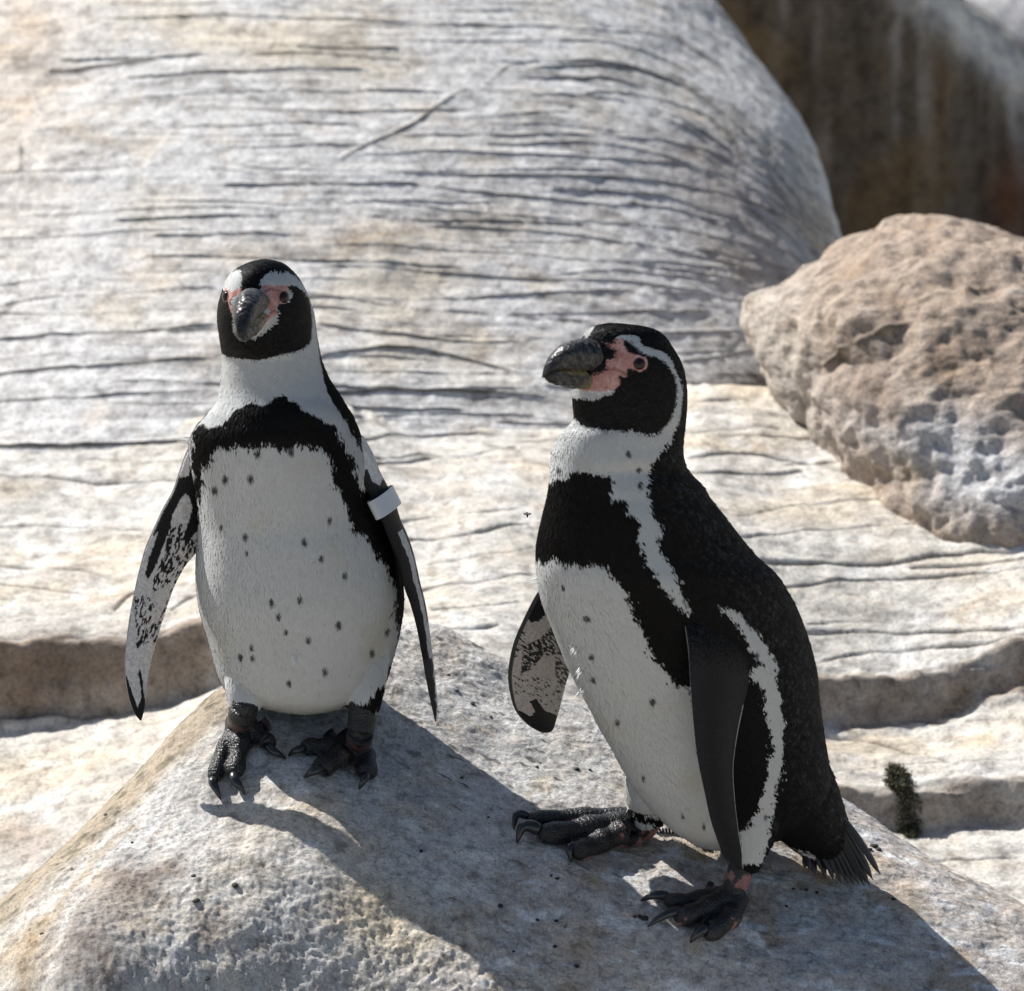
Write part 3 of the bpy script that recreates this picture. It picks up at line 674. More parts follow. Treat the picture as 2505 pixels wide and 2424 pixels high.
class Loft:
    """upright body: horizontal rings whose outline from the camera spans the traced left and right edges"""
    def __init__(self, sections, n=420, m=200):
        s = catmull(sections, n); self.n, self.m = n, m
        t = np.linspace(0, 2 * np.pi, m, endpoint=False); v = np.empty((n, m, 3))
        self.z, self.c, self.yaw = np.empty(n), np.empty((n, 2)), np.radians(s[:, 7])
        for i, (row, xl, xr, yc, bf, bb, k, yaw) in enumerate(s):
            f = np.where(np.cos(t) > 0, bf, bb) * np.cos(t); g = np.sin(t) * (1 - k * np.cos(t))
            y = math.radians(yaw); F = np.array([-math.sin(y), -math.cos(y)]); Lf = np.array([math.cos(y), -math.sin(y)])
            xy = f[:, None] * F + g[:, None] * Lf
            a, b = P(xl, row, yc), P(xr, row, yc); w = max(b[0] - a[0], 1e-4)
            sc = w / (xy[:, 0].max() - xy[:, 0].min()); xy = xy * sc
            ox = a[0] - xy[:, 0].min()
            o = np.array([ox, a[1], a[2]])
            v[i] = o + xy[:, :1] * np.array([1.0, 0, 0]) + xy[:, 1:] * FWD
            self.z[i] = o @ UPV; self.c[i] = (ox, o @ FWD)
        self.v = v.reshape(-1, 3); self.f = grid_faces(n, m, True)
        self.order = np.argsort(self.z)
    def _frame(self, p):
        w = p @ UPV; z = self.z[self.order]
        c = np.stack([np.interp(w, z, self.c[self.order, k]) for k in (0, 1)], -1); yw = np.interp(w, z, self.yaw[self.order])
        return c, np.cos(yw)[:, None] * np.array([1.0, 0, 0]) - np.sin(yw)[:, None] * FWD
    def mirror(self, p):
        c, L = self._frame(p); rel = np.stack([p[:, 0] - c[:, 0], 0 * c[:, 0], 0 * c[:, 0]], -1) + ((p @ FWD) - c[:, 1])[:, None] * FWD
        return p - 2 * (rel * L).sum(1, keepdims=True) * L
    def mirror_n(self, p, nrm):
        c, L = self._frame(p)
        return nrm - 2 * (nrm * L).sum(1, keepdims=True) * L

def tube(pts, radii, m=16, caps=True, flat=1.0, up=None):
    """closed tube along pts; radii per point; flat squeezes it along 'up'"""
    pts = np.asarray(pts, float); radii = np.asarray(radii, float); n = len(pts)
    tan = np.gradient(pts, axis=0); tan /= np.linalg.norm(tan, axis=1, keepdims=True) + 1e-12
    ref = np.array([0, 0, 1.0]) if up is None else np.asarray(up, float)
    v = np.empty((n, m, 3)); a = np.linspace(0, 2 * np.pi, m, endpoint=False)
    for i in range(n):
        s = np.cross(tan[i], ref);
        if np.linalg.norm(s) < 1e-3: s = np.cross(tan[i], [0, 1.0, 0])
        s /= np.linalg.norm(s); u = np.cross(s, tan[i])
        v[i] = pts[i] + radii[i] * (np.cos(a)[:, None] * s + flat * np.sin(a)[:, None] * u)
    V = v.reshape(-1, 3); F = [grid_faces(n, m, True)]
    V = np.concatenate([V, pts[:1], pts[-1:]]); j = np.arange(m); j2 = (j + 1) % m
    F.append(np.stack([np.full(m, n * m), j2, j], -1)); F.append(np.stack([np.full(m, n * m + 1), (n - 1) * m + j, (n - 1) * m + j2], -1))
    return V, F

def merge(parts):
    V, Q, T, off = [], [], [], 0
    for v, fs in parts:
        fs = fs if isinstance(fs, list) else [fs]
        V.append(v)
        for f in fs: (Q if f.shape[1] == 4 else T).append(f + off)
        off += len(v)
    return np.concatenate(V), [x for x in (np.concatenate(Q) if Q else np.zeros((0, 4), int), np.concatenate(T) if T else np.zeros((0, 3), int)) if len(x)]

def fuse(name, parts, voxel, smooth_it, factor=.5):
    """one continuous skin over overlapping closed shapes"""
    v, f = merge(parts); me = mesh_np(name + "_raw", v, f)
    o = bpy.data.objects.new(name + "_raw", me); COL.objects.link(o)
    r = o.modifiers.new("r", 'REMESH'); r.mode = 'VOXEL'; r.voxel_size = voxel; r.use_smooth_shade = True
    s = o.modifiers.new("s", 'SMOOTH'); s.factor = factor; s.iterations = smooth_it
    dg = bpy.context.evaluated_depsgraph_get(); dg.update()
    out = bpy.data.meshes.new_from_object(o.evaluated_get(dg)); out.name = name
    bpy.data.objects.remove(o); bpy.data.meshes.remove(me)
    out.polygons.foreach_set("use_smooth", np.ones(len(out.polygons), bool)); out.update()
    return out

def classify(loft, layers, p, nrm, jitter=0.0, default=BLACK):
    """plumage class at body points; the far side repeats the near side mirrored"""
    view = CAM - p; view /= np.linalg.norm(view, axis=1, keepdims=True)
    fac = (view * nrm).sum(1) > 0.02
    pm = loft.mirror(p); nm = loft.mirror_n(p, nrm); vm = CAM - pm; vm /= np.linalg.norm(vm, axis=1, keepdims=True)
    facm = (~fac) & ((vm * nm).sum(1) > 0.02)
    q = np.where(fac[:, None], proj(p), proj(pm))
    low = np.stack([noise(p * 130, 31), noise(p * 130, 37)], -1) * 7 + np.stack([noise(p * 48, 32), noise(p * 48, 38)], -1) * 8 + np.stack([noise(p * 260, 33), noise(p * 260, 39)], -1) * 4
    head = sstep(1010, 1080, q[:, 1])[:, None] * .75 + .25
    q = q + low * head * (1.0 if jitter else .6)
    if jitter: q = q + rng.normal(0, jitter, q.shape) * np.clip(head + .1, 0, 1) * np.where(rng.random((len(q), 1)) > .9, 2.6, 1.0)
    out = np.full(len(p), default)
    ok = fac | facm
    cls = np.full(ok.sum(), -1); qq = q[ok]
    for c, poly in layers:
        cls[inside(poly, qq)] = c
    out[ok] = np.where(cls < 0, default, cls)
    return out

def grow_plumage(name, me, loft, layers, spots, bare, base_dir, head_c, bill_c, count, parent, mat, back_fn, base):
    """short overlapping contour feathers over the body, each a small leaf lying back along the skin"""
    v, nv, t = mesh_arrays(me)
    a = .5 * np.linalg.norm(np.cross(v[t[:, 1]] - v[t[:, 0]], v[t[:, 2]] - v[t[:, 0]]), axis=1)
    cen = v[t].mean(1); vis = ((CAM - cen) * nv[t].mean(1)).sum(1) > -1.2
    w = a * np.where(vis, 1.0, .45); cw = np.cumsum(w); k = np.searchsorted(cw, rng.random(count) * cw[-1])
    r1, r2 = rng.random(count), rng.random(count); s = np.sqrt(r1); b0, b1, b2 = 1 - s, s * (1 - r2), s * r2
    p = v[t[k, 0]] * b0[:, None] + v[t[k, 1]] * b1[:, None] + v[t[k, 2]] * b2[:, None]
    n = nv[t[k, 0]] * b0[:, None] + nv[t[k, 1]] * b1[:, None] + nv[t[k, 2]] * b2[:, None]; n /= np.linalg.norm(n, axis=1, keepdims=True)
    cls = classify(loft, layers, p, n, 2.6)
    keep = ~np.isin(cls, bare); p, n, cls = p[keep], n[keep], cls[keep]; N = len(p)
    hd = np.linalg.norm(p - head_c, axis=1); hw = sstep(.125, .075, hd)[:, None]
    d = base_dir * (1 - hw) + hw * (p - bill_c) / (np.linalg.norm(p - bill_c, axis=1, keepdims=True) + 1e-6)
    d = d + rng.normal(0, .10, d.shape) + .22 * np.stack([noise(p * 22, 71), noise(p * 22, 72), noise(p * 22, 73)], -1)
    d -= (d * n).sum(1, keepdims=True) * n; d /= np.linalg.norm(d, axis=1, keepdims=True) + 1e-9
    side = np.cross(n, d)
    bk = back_fn(p, n) * (cls == BLACK)
    ln = (.0074 * (1 - hw[:, 0]) + .0042 * hw[:, 0]) * rng.uniform(.75, 1.25, N) * (1 + .25 * bk)
    wd = ln * rng.uniform(.10, .15, N) * (1 + .7 * bk)
    lift = np.radians(np.where(cls == WHITE, rng.uniform(1.5, 5, N), rng.uniform(3, 11, N)) + 3 * bk + 8 * (rng.random(N) > .988))
    root = p - n * np.where(cls == WHITE, .0001, .0005)[:, None]
    tip = root + d * (ln * np.cos(lift))[:, None] + n * (ln * np.sin(lift))[:, None]
    mid = root + d * (ln * .5 * np.cos(lift))[:, None] + n * (ln * .62 * np.sin(lift) + .0004)[:, None]
    V = np.stack([root, mid + side * wd[:, None], tip, mid - side * wd[:, None]], 1).reshape(-1, 3)
    F = np.arange(N * 4).reshape(-1, 4)
    c = RGB[cls].copy()
    qs = proj(p); sp = np.zeros(N)
    for cx, cy, rx, ry in spots:
        sp = np.maximum(sp, np.exp(-(((qs[:, 0] - cx) / rx) ** 2 + ((qs[:, 1] - cy) / ry) ** 2) ** 2))
    c = blend(c, np.clip(sp * rng.uniform(.85, 1.2, N), 0, .95) * (cls == WHITE) * (((CAM - p) * n).sum(1) > 0), (.030, .029, .031)); c *= rng.uniform(.94, 1.04, (N, 1)) ** np.where(cls == BLACK, 5, 1)[:, None]
    stain = sstep(.15, .6, fbm(p * 14, 3, 75))[:, None] * (cls == WHITE)[:, None]
    c = c * (1 - .10 * stain * np.array([.3, .6, 1.4]))
    tipc = c + bk[:, None] * np.array([.030, .034, .041]) * rng.uniform(0, 1.5, (N, 1)) ** 1.5 * sstep(-.15, .35, noise(p * 175, 78))[:, None] * 1.3 + (cls == BLACK)[:, None] * np.array([.004, .0036, .003])
    CC = np.stack([c, .6 * c + .4 * tipc, tipc, .6 * c + .4 * tipc], 1).reshape(-1, 3)
    tilt = np.where(cls == BLACK, .22 + .22 * bk, .022)[:, None]
    nn = n + rng.normal(0, 1, (N, 3)) * tilt * .5 + d * tilt * .6
    nn /= np.linalg.norm(nn, axis=1, keepdims=True)
    n_tip = nn + d * tilt * .8; n_tip /= np.linalg.norm(n_tip, axis=1, keepdims=True)
    NN = np.stack([nn - d * tilt * .3, nn + side * .15 * (tilt > .1), n_tip, nn - side * .15 * (tilt > .1)], 1).reshape(-1, 3)
    me2 = mesh_np(name, V - base, F); set_col(me2, np.clip(CC, .004, .85)); set_vec(me2, NN, "Nrm")
    o = link(name, me2, mat, parent); o["kind"] = "stuff"
    return o

def paint_body(me, loft, layers, base, spots):
    v, n, t = mesh_arrays(me)
    cls = classify(loft, layers, v, n)
    c = RGB[cls].copy()
    qs = proj(v); sp = np.zeros(len(v))
    for cx, cy, rx, ry in spots: sp = np.maximum(sp, np.exp(-(((qs[:, 0] - cx) / rx) ** 2 + ((qs[:, 1] - cy) / ry) ** 2) ** 2))
    c = blend(c, sp * .85 * (cls == WHITE) * (((CAM - v) * n).sum(1) > 0), (.03, .029, .031))
    pk = cls == PINK
    m1, m2 = fbm(v[pk] * 90, 3, 77), fbm(v[pk] * 320, 3, 79)
    cp = c[pk]; cp = blend(cp, sstep(-.05, .4, m1) * .6, (.60, .40, .375)); cp = blend(cp, sstep(.0, .4, -m1) * .5, (.40, .15, .14)); cp = blend(cp, sstep(.28, .45, m2) * .6, (.10, .06, .055))
    for pts in CREASES:
        d, _ = seg_dist(proj(v[pk]), pts); cp = blend(cp, np.exp(-(d / 3.2) ** 2) * .8, (.16, .05, .05))
    c[pk] = cp
    set_col(me, np.clip(c, .004, .85))

def flipper(name, lead, trail, thick, color_fn, parent, base, nu=220, nv=64, mat=None, camber=.004, jag=0.0):
    L3 = np.array([P(*q) for q in lead]); T3 = np.array([P(*q) for q in trail])
    L, T = polyline(L3, nu), polyline(T3, nu)
    u = np.linspace(0, 1, nu)
    if jag:
        ac = T - L; ac /= np.linalg.norm(ac, axis=1, keepdims=True) + 1e-9
        T = T + ac * (jag * np.abs(((u * 75) % 1) - .35) * sstep(.12, .2, u) * sstep(1, .93, u))[:, None]
    s = np.linspace(0, 1, nv); X = L[:, None] * (1 - s[None, :, None]) + T[:, None] * s[None, :, None]
    al = np.gradient(X, axis=0); ac = np.gradient(X, axis=1); n = np.cross(al, ac); n /= np.linalg.norm(n, axis=-1, keepdims=True) + 1e-12
    if ((CAM - X.reshape(-1, 3)) * n.reshape(-1, 3)).sum() < 0: n = -n; flip = True
    else: flip = False
    th = thick * (1 - .72 * u) * np.minimum(1, (1 - u) * 14 + .15)
    prof = (np.sin(np.pi * np.clip(s, 0, 1) ** .72)) ** .6
    h = th[:, None] * prof[None] * .5
    bow = camber * np.sin(np.pi * u)[:, None] * np.sin(np.pi * s)[None]
    A = (X + n * (h + bow)[..., None]).reshape(-1, 3); B = (X - n * (h - bow)[..., None]).reshape(-1, 3)
    V = np.concatenate([A, B]); fa = grid_faces(nu, nv); fb = grid_faces(nu, nv, off=nu * nv)[:, ::-1]
    N_ = nu * nv
    i = np.arange(nu - 1)
    e1 = np.stack([i * nv, (i + 1) * nv, N_ + (i + 1) * nv, N_ + i * nv], -1); e2 = np.stack([i * nv + nv - 1, N_ + i * nv + nv - 1, N_ + (i + 1) * nv + nv - 1, (i + 1) * nv + nv - 1], -1)
    j = np.arange(nv - 1); e3 = np.stack([j, N_ + j, N_ + j + 1, j + 1], -1); k0 = (nu - 1) * nv; e4 = np.stack([k0 + j, k0 + j + 1, N_ + k0 + j + 1, N_ + k0 + j], -1)
    F = np.concatenate([fa, fb, e1, e2, e3, e4])
    if flip: F = F[:, ::-1]
    U, W = np.meshgrid(u, s, indexing='ij')
    ca, cb = color_fn(proj(A), U.ravel(), W.ravel(), A, True), color_fn(proj(B), U.ravel(), W.ravel(), B, False)
    me = mesh_np(name, V - base, F); set_col(me, np.clip(np.concatenate([ca, cb]), .004, .85))
    return link(name, me, mat or MAT_FLIP, parent)

def shoulder_cover(o, nu, nv, umax, count, parent, base, down, rgb):
    """small feathers that run from the shoulder down over the root of a flipper"""
    n_ = nu * nv; v = np.empty(len(o.data.vertices) * 3, np.float32); o.data.vertices.foreach_get("co", v); A = v.reshape(-1, 3)[:n_].astype(float).reshape(nu, nv, 3)
    u = rng.random(count) ** 1.3 * umax; w = rng.random(count); i = np.clip((u * (nu - 1)).astype(int), 1, nu - 2); j = np.clip((w * (nv - 1)).astype(int), 1, nv - 2)
    p = A[i, j] + base; d = A[i + 1, j] - A[i - 1, j]; n = np.cross(d, A[i, j + 1] - A[i, j - 1]); n /= np.linalg.norm(n, axis=1, keepdims=True) + 1e-12
    n *= np.sign(((CAM - p) * n).sum(1, keepdims=True)); d = d / (np.linalg.norm(d, axis=1, keepdims=True) + 1e-12) + np.asarray(down) * .5 + rng.normal(0, .15, d.shape)
    d -= (d * n).sum(1, keepdims=True) * n; d /= np.linalg.norm(d, axis=1, keepdims=True); s = np.cross(n, d); ln = .009 * (1.1 - .75 * u / umax) * rng.uniform(.7, 1.2, count); wd = ln * .16
    r = p - n * .0004; m = r + d * (ln * .5)[:, None] + n * (ln * .08)[:, None]; t = r + d * ln[:, None] + n * (ln * .10)[:, None]
    V = np.stack([r, m + s * wd[:, None], t, m - s * wd[:, None]], 1).reshape(-1, 3); me = mesh_np("shoulder_feathers", V - base, np.arange(4 * count).reshape(-1, 4))
    c = np.tile(rgb, (count, 1)); tip = c + np.array([.030, .034, .041]) * rng.uniform(0, 1.3, (count, 1)) ** 1.5 * sstep(-.15, .35, noise(p * 175, 78))[:, None] * (1 - .6 * u / umax)[:, None]
    set_col(me, np.stack([c, c, tip, c], 1).reshape(-1, 3)); nn = n + rng.normal(0, .15, n.shape) + .15 * d; nn /= np.linalg.norm(nn, axis=1, keepdims=True); set_vec(me, np.repeat(nn, 4, axis=0), "Nrm")
    f = link("shoulder_feathers", me, MAT_PLUME, o); f["kind"] = "stuff"; return f

def blob(c, r, m=20, k=14):
    """small closed ellipsoid"""
    th = np.linspace(0, np.pi, k)
    t = np.linspace(0, 2 * np.pi, m, endpoint=False)
    v = np.stack([np.sin(th)[:, None] * np.cos(t), np.sin(th)[:, None] * np.sin(t), np.cos(th)[:, None] + 0 * t], -1) * np.asarray(r) + c
    return v.reshape(-1, 3), grid_faces(k, m, True)[:, ::-1]

def bill(loc, tip, up, parent, base, sc, tone, seed):
    """hooked bill: two mandibles around a gape line; profiles in photo pixels at the birds"""
    ax = tip - loc; Ln = np.linalg.norm(ax); ax /= Ln
    sd = np.cross(ax, up); sd /= np.linalg.norm(sd); up = np.cross(sd, ax)
    t = np.array([0, .15, .33, .5, .64, .76, .86, .93, .98, 1.0])
    top = np.array([34, 54, 66, 70, 69, 62, 46, 28, 8, -8]) * sc; gape = np.array([-6, -4, 0, 3, 5, 8, 9, 4, -10, -18]) * sc
    bot = np.array([-40, -46, -49, -48, -44, -39, -31, -24, -17, -16]) * sc; gap2 = np.array([-10, -9, -6, -3, -1, 2, 3, -1, -13, -16]) * sc
    wd = np.array([35, 37, 35, 32, 28, 24, 20, 15, 9, 3]) * sc
    n, m = 90, 44; tt = np.linspace(0, 1, n); ip = lambda a: np.interp(tt, t, catm(t, a, tt)) if False else catm(t, a, tt)
    out = []
    for nm, hi, lo, k in (("upper_mandible", ip(top), ip(gape), 1.0), ("lower_mandible", ip(gap2), ip(bot), .9)):
        w = ip(wd) * k
        if nm == "lower_mandible": w = w * np.interp(tt, [0, .8, .9, .96, 1], [1, .95, .8, .4, .1])
        th = np.linspace(0, 2 * np.pi, m, endpoint=False)
        mid, hh = (hi + lo) / 2, np.maximum((hi - lo) / 2, 1e-4)
        cx = np.sign(np.cos(th)) * np.abs(np.cos(th)) ** .75; cy = np.sign(np.sin(th)) * np.abs(np.sin(th)) ** .8
        narrow = (1 - .30 * np.clip(cy, 0, 1) ** 2) if nm[0] == "u" else (1 - .35 * np.clip(-cy, 0, 1) ** 2)
        v = loc + (tt * Ln)[:, None, None] * ax + (w[:, None] * cx * narrow)[..., None] * sd + (mid[:, None] + hh[:, None] * cy)[..., None] * up
        # horny plates and wrinkles
        TT, CY = np.repeat(tt, m), np.tile(cy, n); V = v.reshape(-1, 3)
        pl = np.stack([TT * 9 + seed, CY * 2.2 + 3 * (nm[0] == "u"), np.tile(np.sign(cx), n)], -1)
        r = fbm(pl, 4, 700 + seed, ridged=True); cen = loc + (TT * Ln)[:, None] * ax + np.repeat(mid, m)[:, None] * up
        dirn = V - cen; dirn /= np.linalg.norm(dirn, axis=1, keepdims=True) + 1e-9
        groove = np.exp(-((TT - .62 - .1 * CY) / .02) ** 2) * .7 + np.exp(-((TT - .25 - .08 * CY) / .025) ** 2) * .6
        V = V + dirn * ((.0022 * r - .0014 * groove) * sstep(1, .9, TT))[:, None]
        V2 = np.concatenate([V, [v[0].mean(0)], [v[-1].mean(0)]]); j = np.arange(m); j2 = (j + 1) % m
        F = [grid_faces(n, m, True)[:, ::-1], np.stack([np.full(m, n * m), j, j2], -1), np.stack([np.full(m, n * m + 1), (n - 1) * m + j2, (n - 1) * m + j], -1)]
        col = np.tile(np.array([.011, .011, .012]), (len(V2), 1))
        TT = np.concatenate([TT, [0, 1]]); CY = np.concatenate([CY, [0, 0]]); q = fbm(np.stack([TT * 14 + 5, CY * 3, TT * 0 + seed], -1), 3, 710 + seed)
        col = blend(col, sstep(.1, .5, q) * .5 * sstep(1, .8, TT), (.085, .08, .08))
        q2 = fbm(np.stack([TT * 30 + 2, CY * 5, TT * 0 + seed + 3], -1), 3, 720 + seed, ridged=True); col = blend(col, sstep(.4, .7, q2) * .5 * sstep(.97, .8, TT), (.13, .12, .112))
        if nm[0] == "l":
            col = blend(col, sstep(.62, .3, TT + .25 * q) * sstep(-.25, .25, q + .15) * .9, tone)
            col = blend(col, sstep(.55, .95, CY) * sstep(.93, .7, TT) * .75, (.36, .29, .14))
        else:
            col = blend(col, sstep(.22, .05, TT + .12 * q) * sstep(.2, -.4, CY) * .85, tone)
            col = blend(col, sstep(-.82, -.98, CY) * .7, (.32, .25, .12)); col = blend(col, np.exp(-((TT - .30 - .1 * CY) / .02) ** 2) * .5, (.12, .11, .10))
        me = mesh_np(nm, V2 - base, F); set_col(me, np.clip(col, .004, .8)); out.append(link(nm, me, MAT_BILL, parent))
    return out

def catm(t, a, x):
    """smooth monotone-ish interpolation of a(t)"""
    d = np.gradient(a, t); i = np.clip(np.searchsorted(t, x) - 1, 0, len(t) - 2); h = t[i + 1] - t[i]; s = (x - t[i]) / h
    return (2 * s ** 3 - 3 * s ** 2 + 1) * a[i] + (s ** 3 - 2 * s ** 2 + s) * h * d[i] + (-2 * s ** 3 + 3 * s ** 2) * a[i + 1] + (s ** 3 - s ** 2) * h * d[i + 1]

def eye(bvh, px, py, r, parent, base, ring_rgb, ring_w=.0007):
    d = P(px, py, 0) - CAM; d /= np.linalg.norm(d)
    hit, nrm, _, _ = bvh.ray_cast(Vector(CAM), Vector(d))
    hit, nrm = np.array(hit), np.array(nrm); c = hit - nrm * r * .52
    v, f = blob(np.zeros(3), (r, r, r), 28, 18)
    o = link("eye", mesh_np("eye", v, f), MAT_EYE, parent, loc=c - base)
    # lids: a soft ring of skin where the ball leaves the face
    a = np.linspace(0, 2 * np.pi, 36, endpoint=False); e1 = np.cross(nrm, [0, 0, 1]); e1 /= np.linalg.norm(e1); e2 = np.cross(nrm, e1)
    rr = r * .90; ctr = nrm * r * .46; V, N_ = [], 10
    for q in a:
        dr = math.cos(q) * e1 + math.sin(q) * e2 * .92; bt = np.linspace(0, 2 * np.pi, N_, endpoint=False)
        V.append(ctr + dr * rr + ring_w * (np.cos(bt)[:, None] * dr * 1.25 + np.sin(bt)[:, None] * nrm))
    V = np.concatenate(V); F = np.concatenate([grid_faces(36, N_, True), np.stack([35 * N_ + np.arange(N_), 35 * N_ + (np.arange(N_) + 1) % N_, (np.arange(N_) + 1) % N_, np.arange(N_)], -1)])
    me = mesh_np("eye_ring", V, F); set_col(me, np.clip(np.array(ring_rgb) * (1 + .4 * fbm(V * 900, 2, 91))[:, None], .01, .8))
    link("eye_ring", me, MAT_SKIN, o)
    return c

def foot(bird, toes, webs, tarsus, hallux, base, pink, seed):
    """webbed foot: toe tubes, web sheets and tarsus grown into one skin; claws are sub-parts.
    toes: (pixels from ankle to toe end, radii px), (claw pixels, claw radius px)"""
    parts, lines, claws = [], [], []
    for (pix, rad), (cpix, cr) in toes:
        rad = [q * 1.38 for q in rad]; cr = cr * 1.3; pix = np.concatenate([pix, [np.asarray(cpix[0]) * .8 + np.asarray(cpix[1]) * .2]]); rad = rad + [rad[-1] * .85]
        pts = []
        for k, (px, py) in enumerate(pix):
            c, n = on_rock(px, py, rad[k] * MM * .92); pts.append(c)
        pts = np.array(pts); line = polyline(np.concatenate([pts, np.array(rad)[:, None] * MM], 1), 26)
        t = np.linspace(0, 1, 26); r = line[:, 3] * (1 + .09 * np.sin(t * np.pi * 5 + 1)); r[-1] *= .6
        parts.append(tube(line[:, :3], r, 18)); lines.append(line)
        cp = [pts[-1] + np.array([0, -.1, .25]) * rad[-1] * MM]
        for k, (px, py) in enumerate(cpix[1:]):
            c, n = on_rock(px, py, cr * MM * (1.5 if k < len(cpix) - 2 else .35)); cp.append(c)
        claws.append((np.array(cp), cr * MM))
    for i, j, reach in webs:
        A, B = lines[i][:, :3], lines[j][:, :3]; nA = int(26 * reach); rows = []
        for k in range(0, nA + 1, 2):
            k = min(k, 25); s = np.linspace(0, 1, 9)[:, None]
            kk = np.clip(k - (5 * np.sin(np.pi * s[:, 0])).astype(int) * (k / 26), 0, 25).astype(int)
            rows.append(A[kk] * (1 - s) + B[kk] * s)
        G = np.array(rows); up = np.array([0, -.45, .85]); dn = -.0012 * np.sin(np.pi * np.linspace(0, 1, 9))[None, :, None] * up
        Tp, Bt = G + dn + up * .0022, G + dn - up * .0024; a, b = G.shape[:2]
        V = np.concatenate([Tp.reshape(-1, 3), Bt.reshape(-1, 3)]); F = [grid_faces(a, b), grid_faces(a, b, off=a * b)[:, ::-1]]
        i_ = np.arange(a - 1); j_ = np.arange(b - 1); o_ = a * b
        F += [np.stack([i_ * b, (i_ + 1) * b, o_ + (i_ + 1) * b, o_ + i_ * b], -1), np.stack([i_ * b + b - 1, o_ + i_ * b + b - 1, o_ + (i_ + 1) * b + b - 1, (i_ + 1) * b + b - 1], -1),
              np.stack([j_, o_ + j_, o_ + j_ + 1, j_ + 1], -1), np.stack([(a - 1) * b + j_, (a - 1) * b + j_ + 1, o_ + (a - 1) * b + j_ + 1, o_ + (a - 1) * b + j_], -1)]
        parts.append((V, np.concatenate(F)))
    tp = polyline(np.array(tarsus), 16); parts.append(tube(tp[:, :3], tp[:, 3], 20))
    if hallux is not None:
        hp = polyline(np.array([np.append(on_rock(px, py, r * MM * h)[0], r * MM) for px, py, r, h in hallux]), 10); parts.append(tube(hp[:, :3], hp[:, 3], 12))
    me = fuse("foot", parts, .0014, 4)
    v, n, t = mesh_arrays(me); n1, n2 = fbm(v * 70, 4, 800 + seed), fbm(v * 260, 3, 810 + seed)
    # transverse scutes along the toes
    disp = np.zeros(len(v)); near = np.full(len(v), 9.0); inner = np.zeros(len(v))
    for L in lines:
        for k in range(25):
            a, b = L[k, :3], L[k + 1, :3]; ab = b - a; s = np.clip(((v - a) @ ab) / (ab @ ab), 0, 1); dd = np.linalg.norm(v - a - s[:, None] * ab, axis=1) / (L[k, 3] + 1e-6)
            m = dd < near; near = np.where(m, dd, near); inner = np.where(m, k + s, inner)
    disp = .00035 * np.sin(inner * 5.2 + 3 * n1) * sstep(1.5, 1.0, near) * sstep(.1, .5, n[:, 2] - n[:, 1] * .4) + .0003 * n2
    me.vertices.foreach_set("co", (v + n * disp[:, None] - base).astype(np.float32).ravel()); me.update()
    c = np.tile(np.array([.012, .0115, .012]), (len(v), 1)); c = blend(c, sstep(.1, .5, n2) * .35, (.05, .045, .045))
    low = sstep(.4, -.35, n[:, 2] - .35 * n[:, 1]); web = sstep(1.15, 1.45, near)
    c = blend(c, pink * sstep(.0, .14, n1 + .30 * low + .46 * web - .36 - sstep(1.9, 2.6, near) * (.7 if pink < .5 else .48)), (.30, .135, .125))
    set_col(me, np.clip(c, .004, .7))
    o = link("foot", me, MAT_FOOT, bird)
    for cp, r in claws:
        ln = polyline(cp, 18); ln = ln + np.array([0, -.2, 1]) * (r * .9 * np.sin(np.pi * np.linspace(0, 1, 18)) ** 1.0)[:, None]
        rr = r * np.interp(np.linspace(0, 1, 18), [0, .15, .6, .9, 1], [1.0, 1.12, .8, .38, .1])
        V, F = tube(ln, rr, 14); me = mesh_np("claw", V - base, F); set_col(me, np.tile([.014, .016, .02], (len(V), 1))); link("claw", me, MAT_CLAW, o)
    return o

def quills(name, roots, tips, widths, parent, base, mat):
    """stiff flat feathers, one mesh each"""
    for a, b, w in zip(roots, tips, widths):
        a, b = np.asarray(a), np.asarray(b); d = b - a; d /= np.linalg.norm(d); up = np.array([.5, -.6, .6]); s = np.cross(d, up); s /= np.linalg.norm(s); u = np.cross(s, d)
        t = np.linspace(0, 1, 9); hw = w * np.interp(t, [0, .3, .75, .93, 1], [.7, 1, .9, .5, .05]); mid = a + (b - a) * t[:, None] + u * (.002 * np.sin(np.pi * t))[:, None]
        V = np.concatenate([mid + s * hw[:, None], mid + u * .0012, mid - s * hw[:, None], mid - u * .0006]); n = 9
        k = np.arange(n - 1); F = np.concatenate([np.stack([i * n + k, i * n + k + 1, ((i + 1) % 4) * n + k + 1, ((i + 1) % 4) * n + k], -1) for i in range(4)])
        link(name, mesh_np(name, V - base, F), mat, parent)

def tuft(name, px, py, bvh, r, n, parent, base, mat, down=(0, -.3, -1)):
    """loose fluffy feather sticking out of the coat"""
    d = P(px, py, 0) - CAM; d /= np.linalg.norm(d); hit, nrm, _, _ = bvh.ray_cast(Vector(CAM), Vector(d))
    if hit is None: return None
    hit, nrm = np.array(hit), np.array(nrm)
    V, F = [], []
    for k in range(n):
        dr = np.array(down) + nrm * rng.uniform(.2, .9) + rng.normal(0, .45, 3); dr /= np.linalg.norm(dr); s = np.cross(dr, nrm); s /= np.linalg.norm(s) + 1e-6
        p0 = hit + rng.normal(0, .0025, 3); ln = r * rng.uniform(.6, 1.2); i = len(V)
        V += [p0 - s * .0005, p0 + s * .0005, p0 + dr * ln * .6 + s * .0004, p0 + dr * ln + nrm * .001]; F.append([i, i + 1, i + 2, i + 3])
    return link(name, mesh_np(name, np.array(V) - base, np.array(F)), mat, parent)

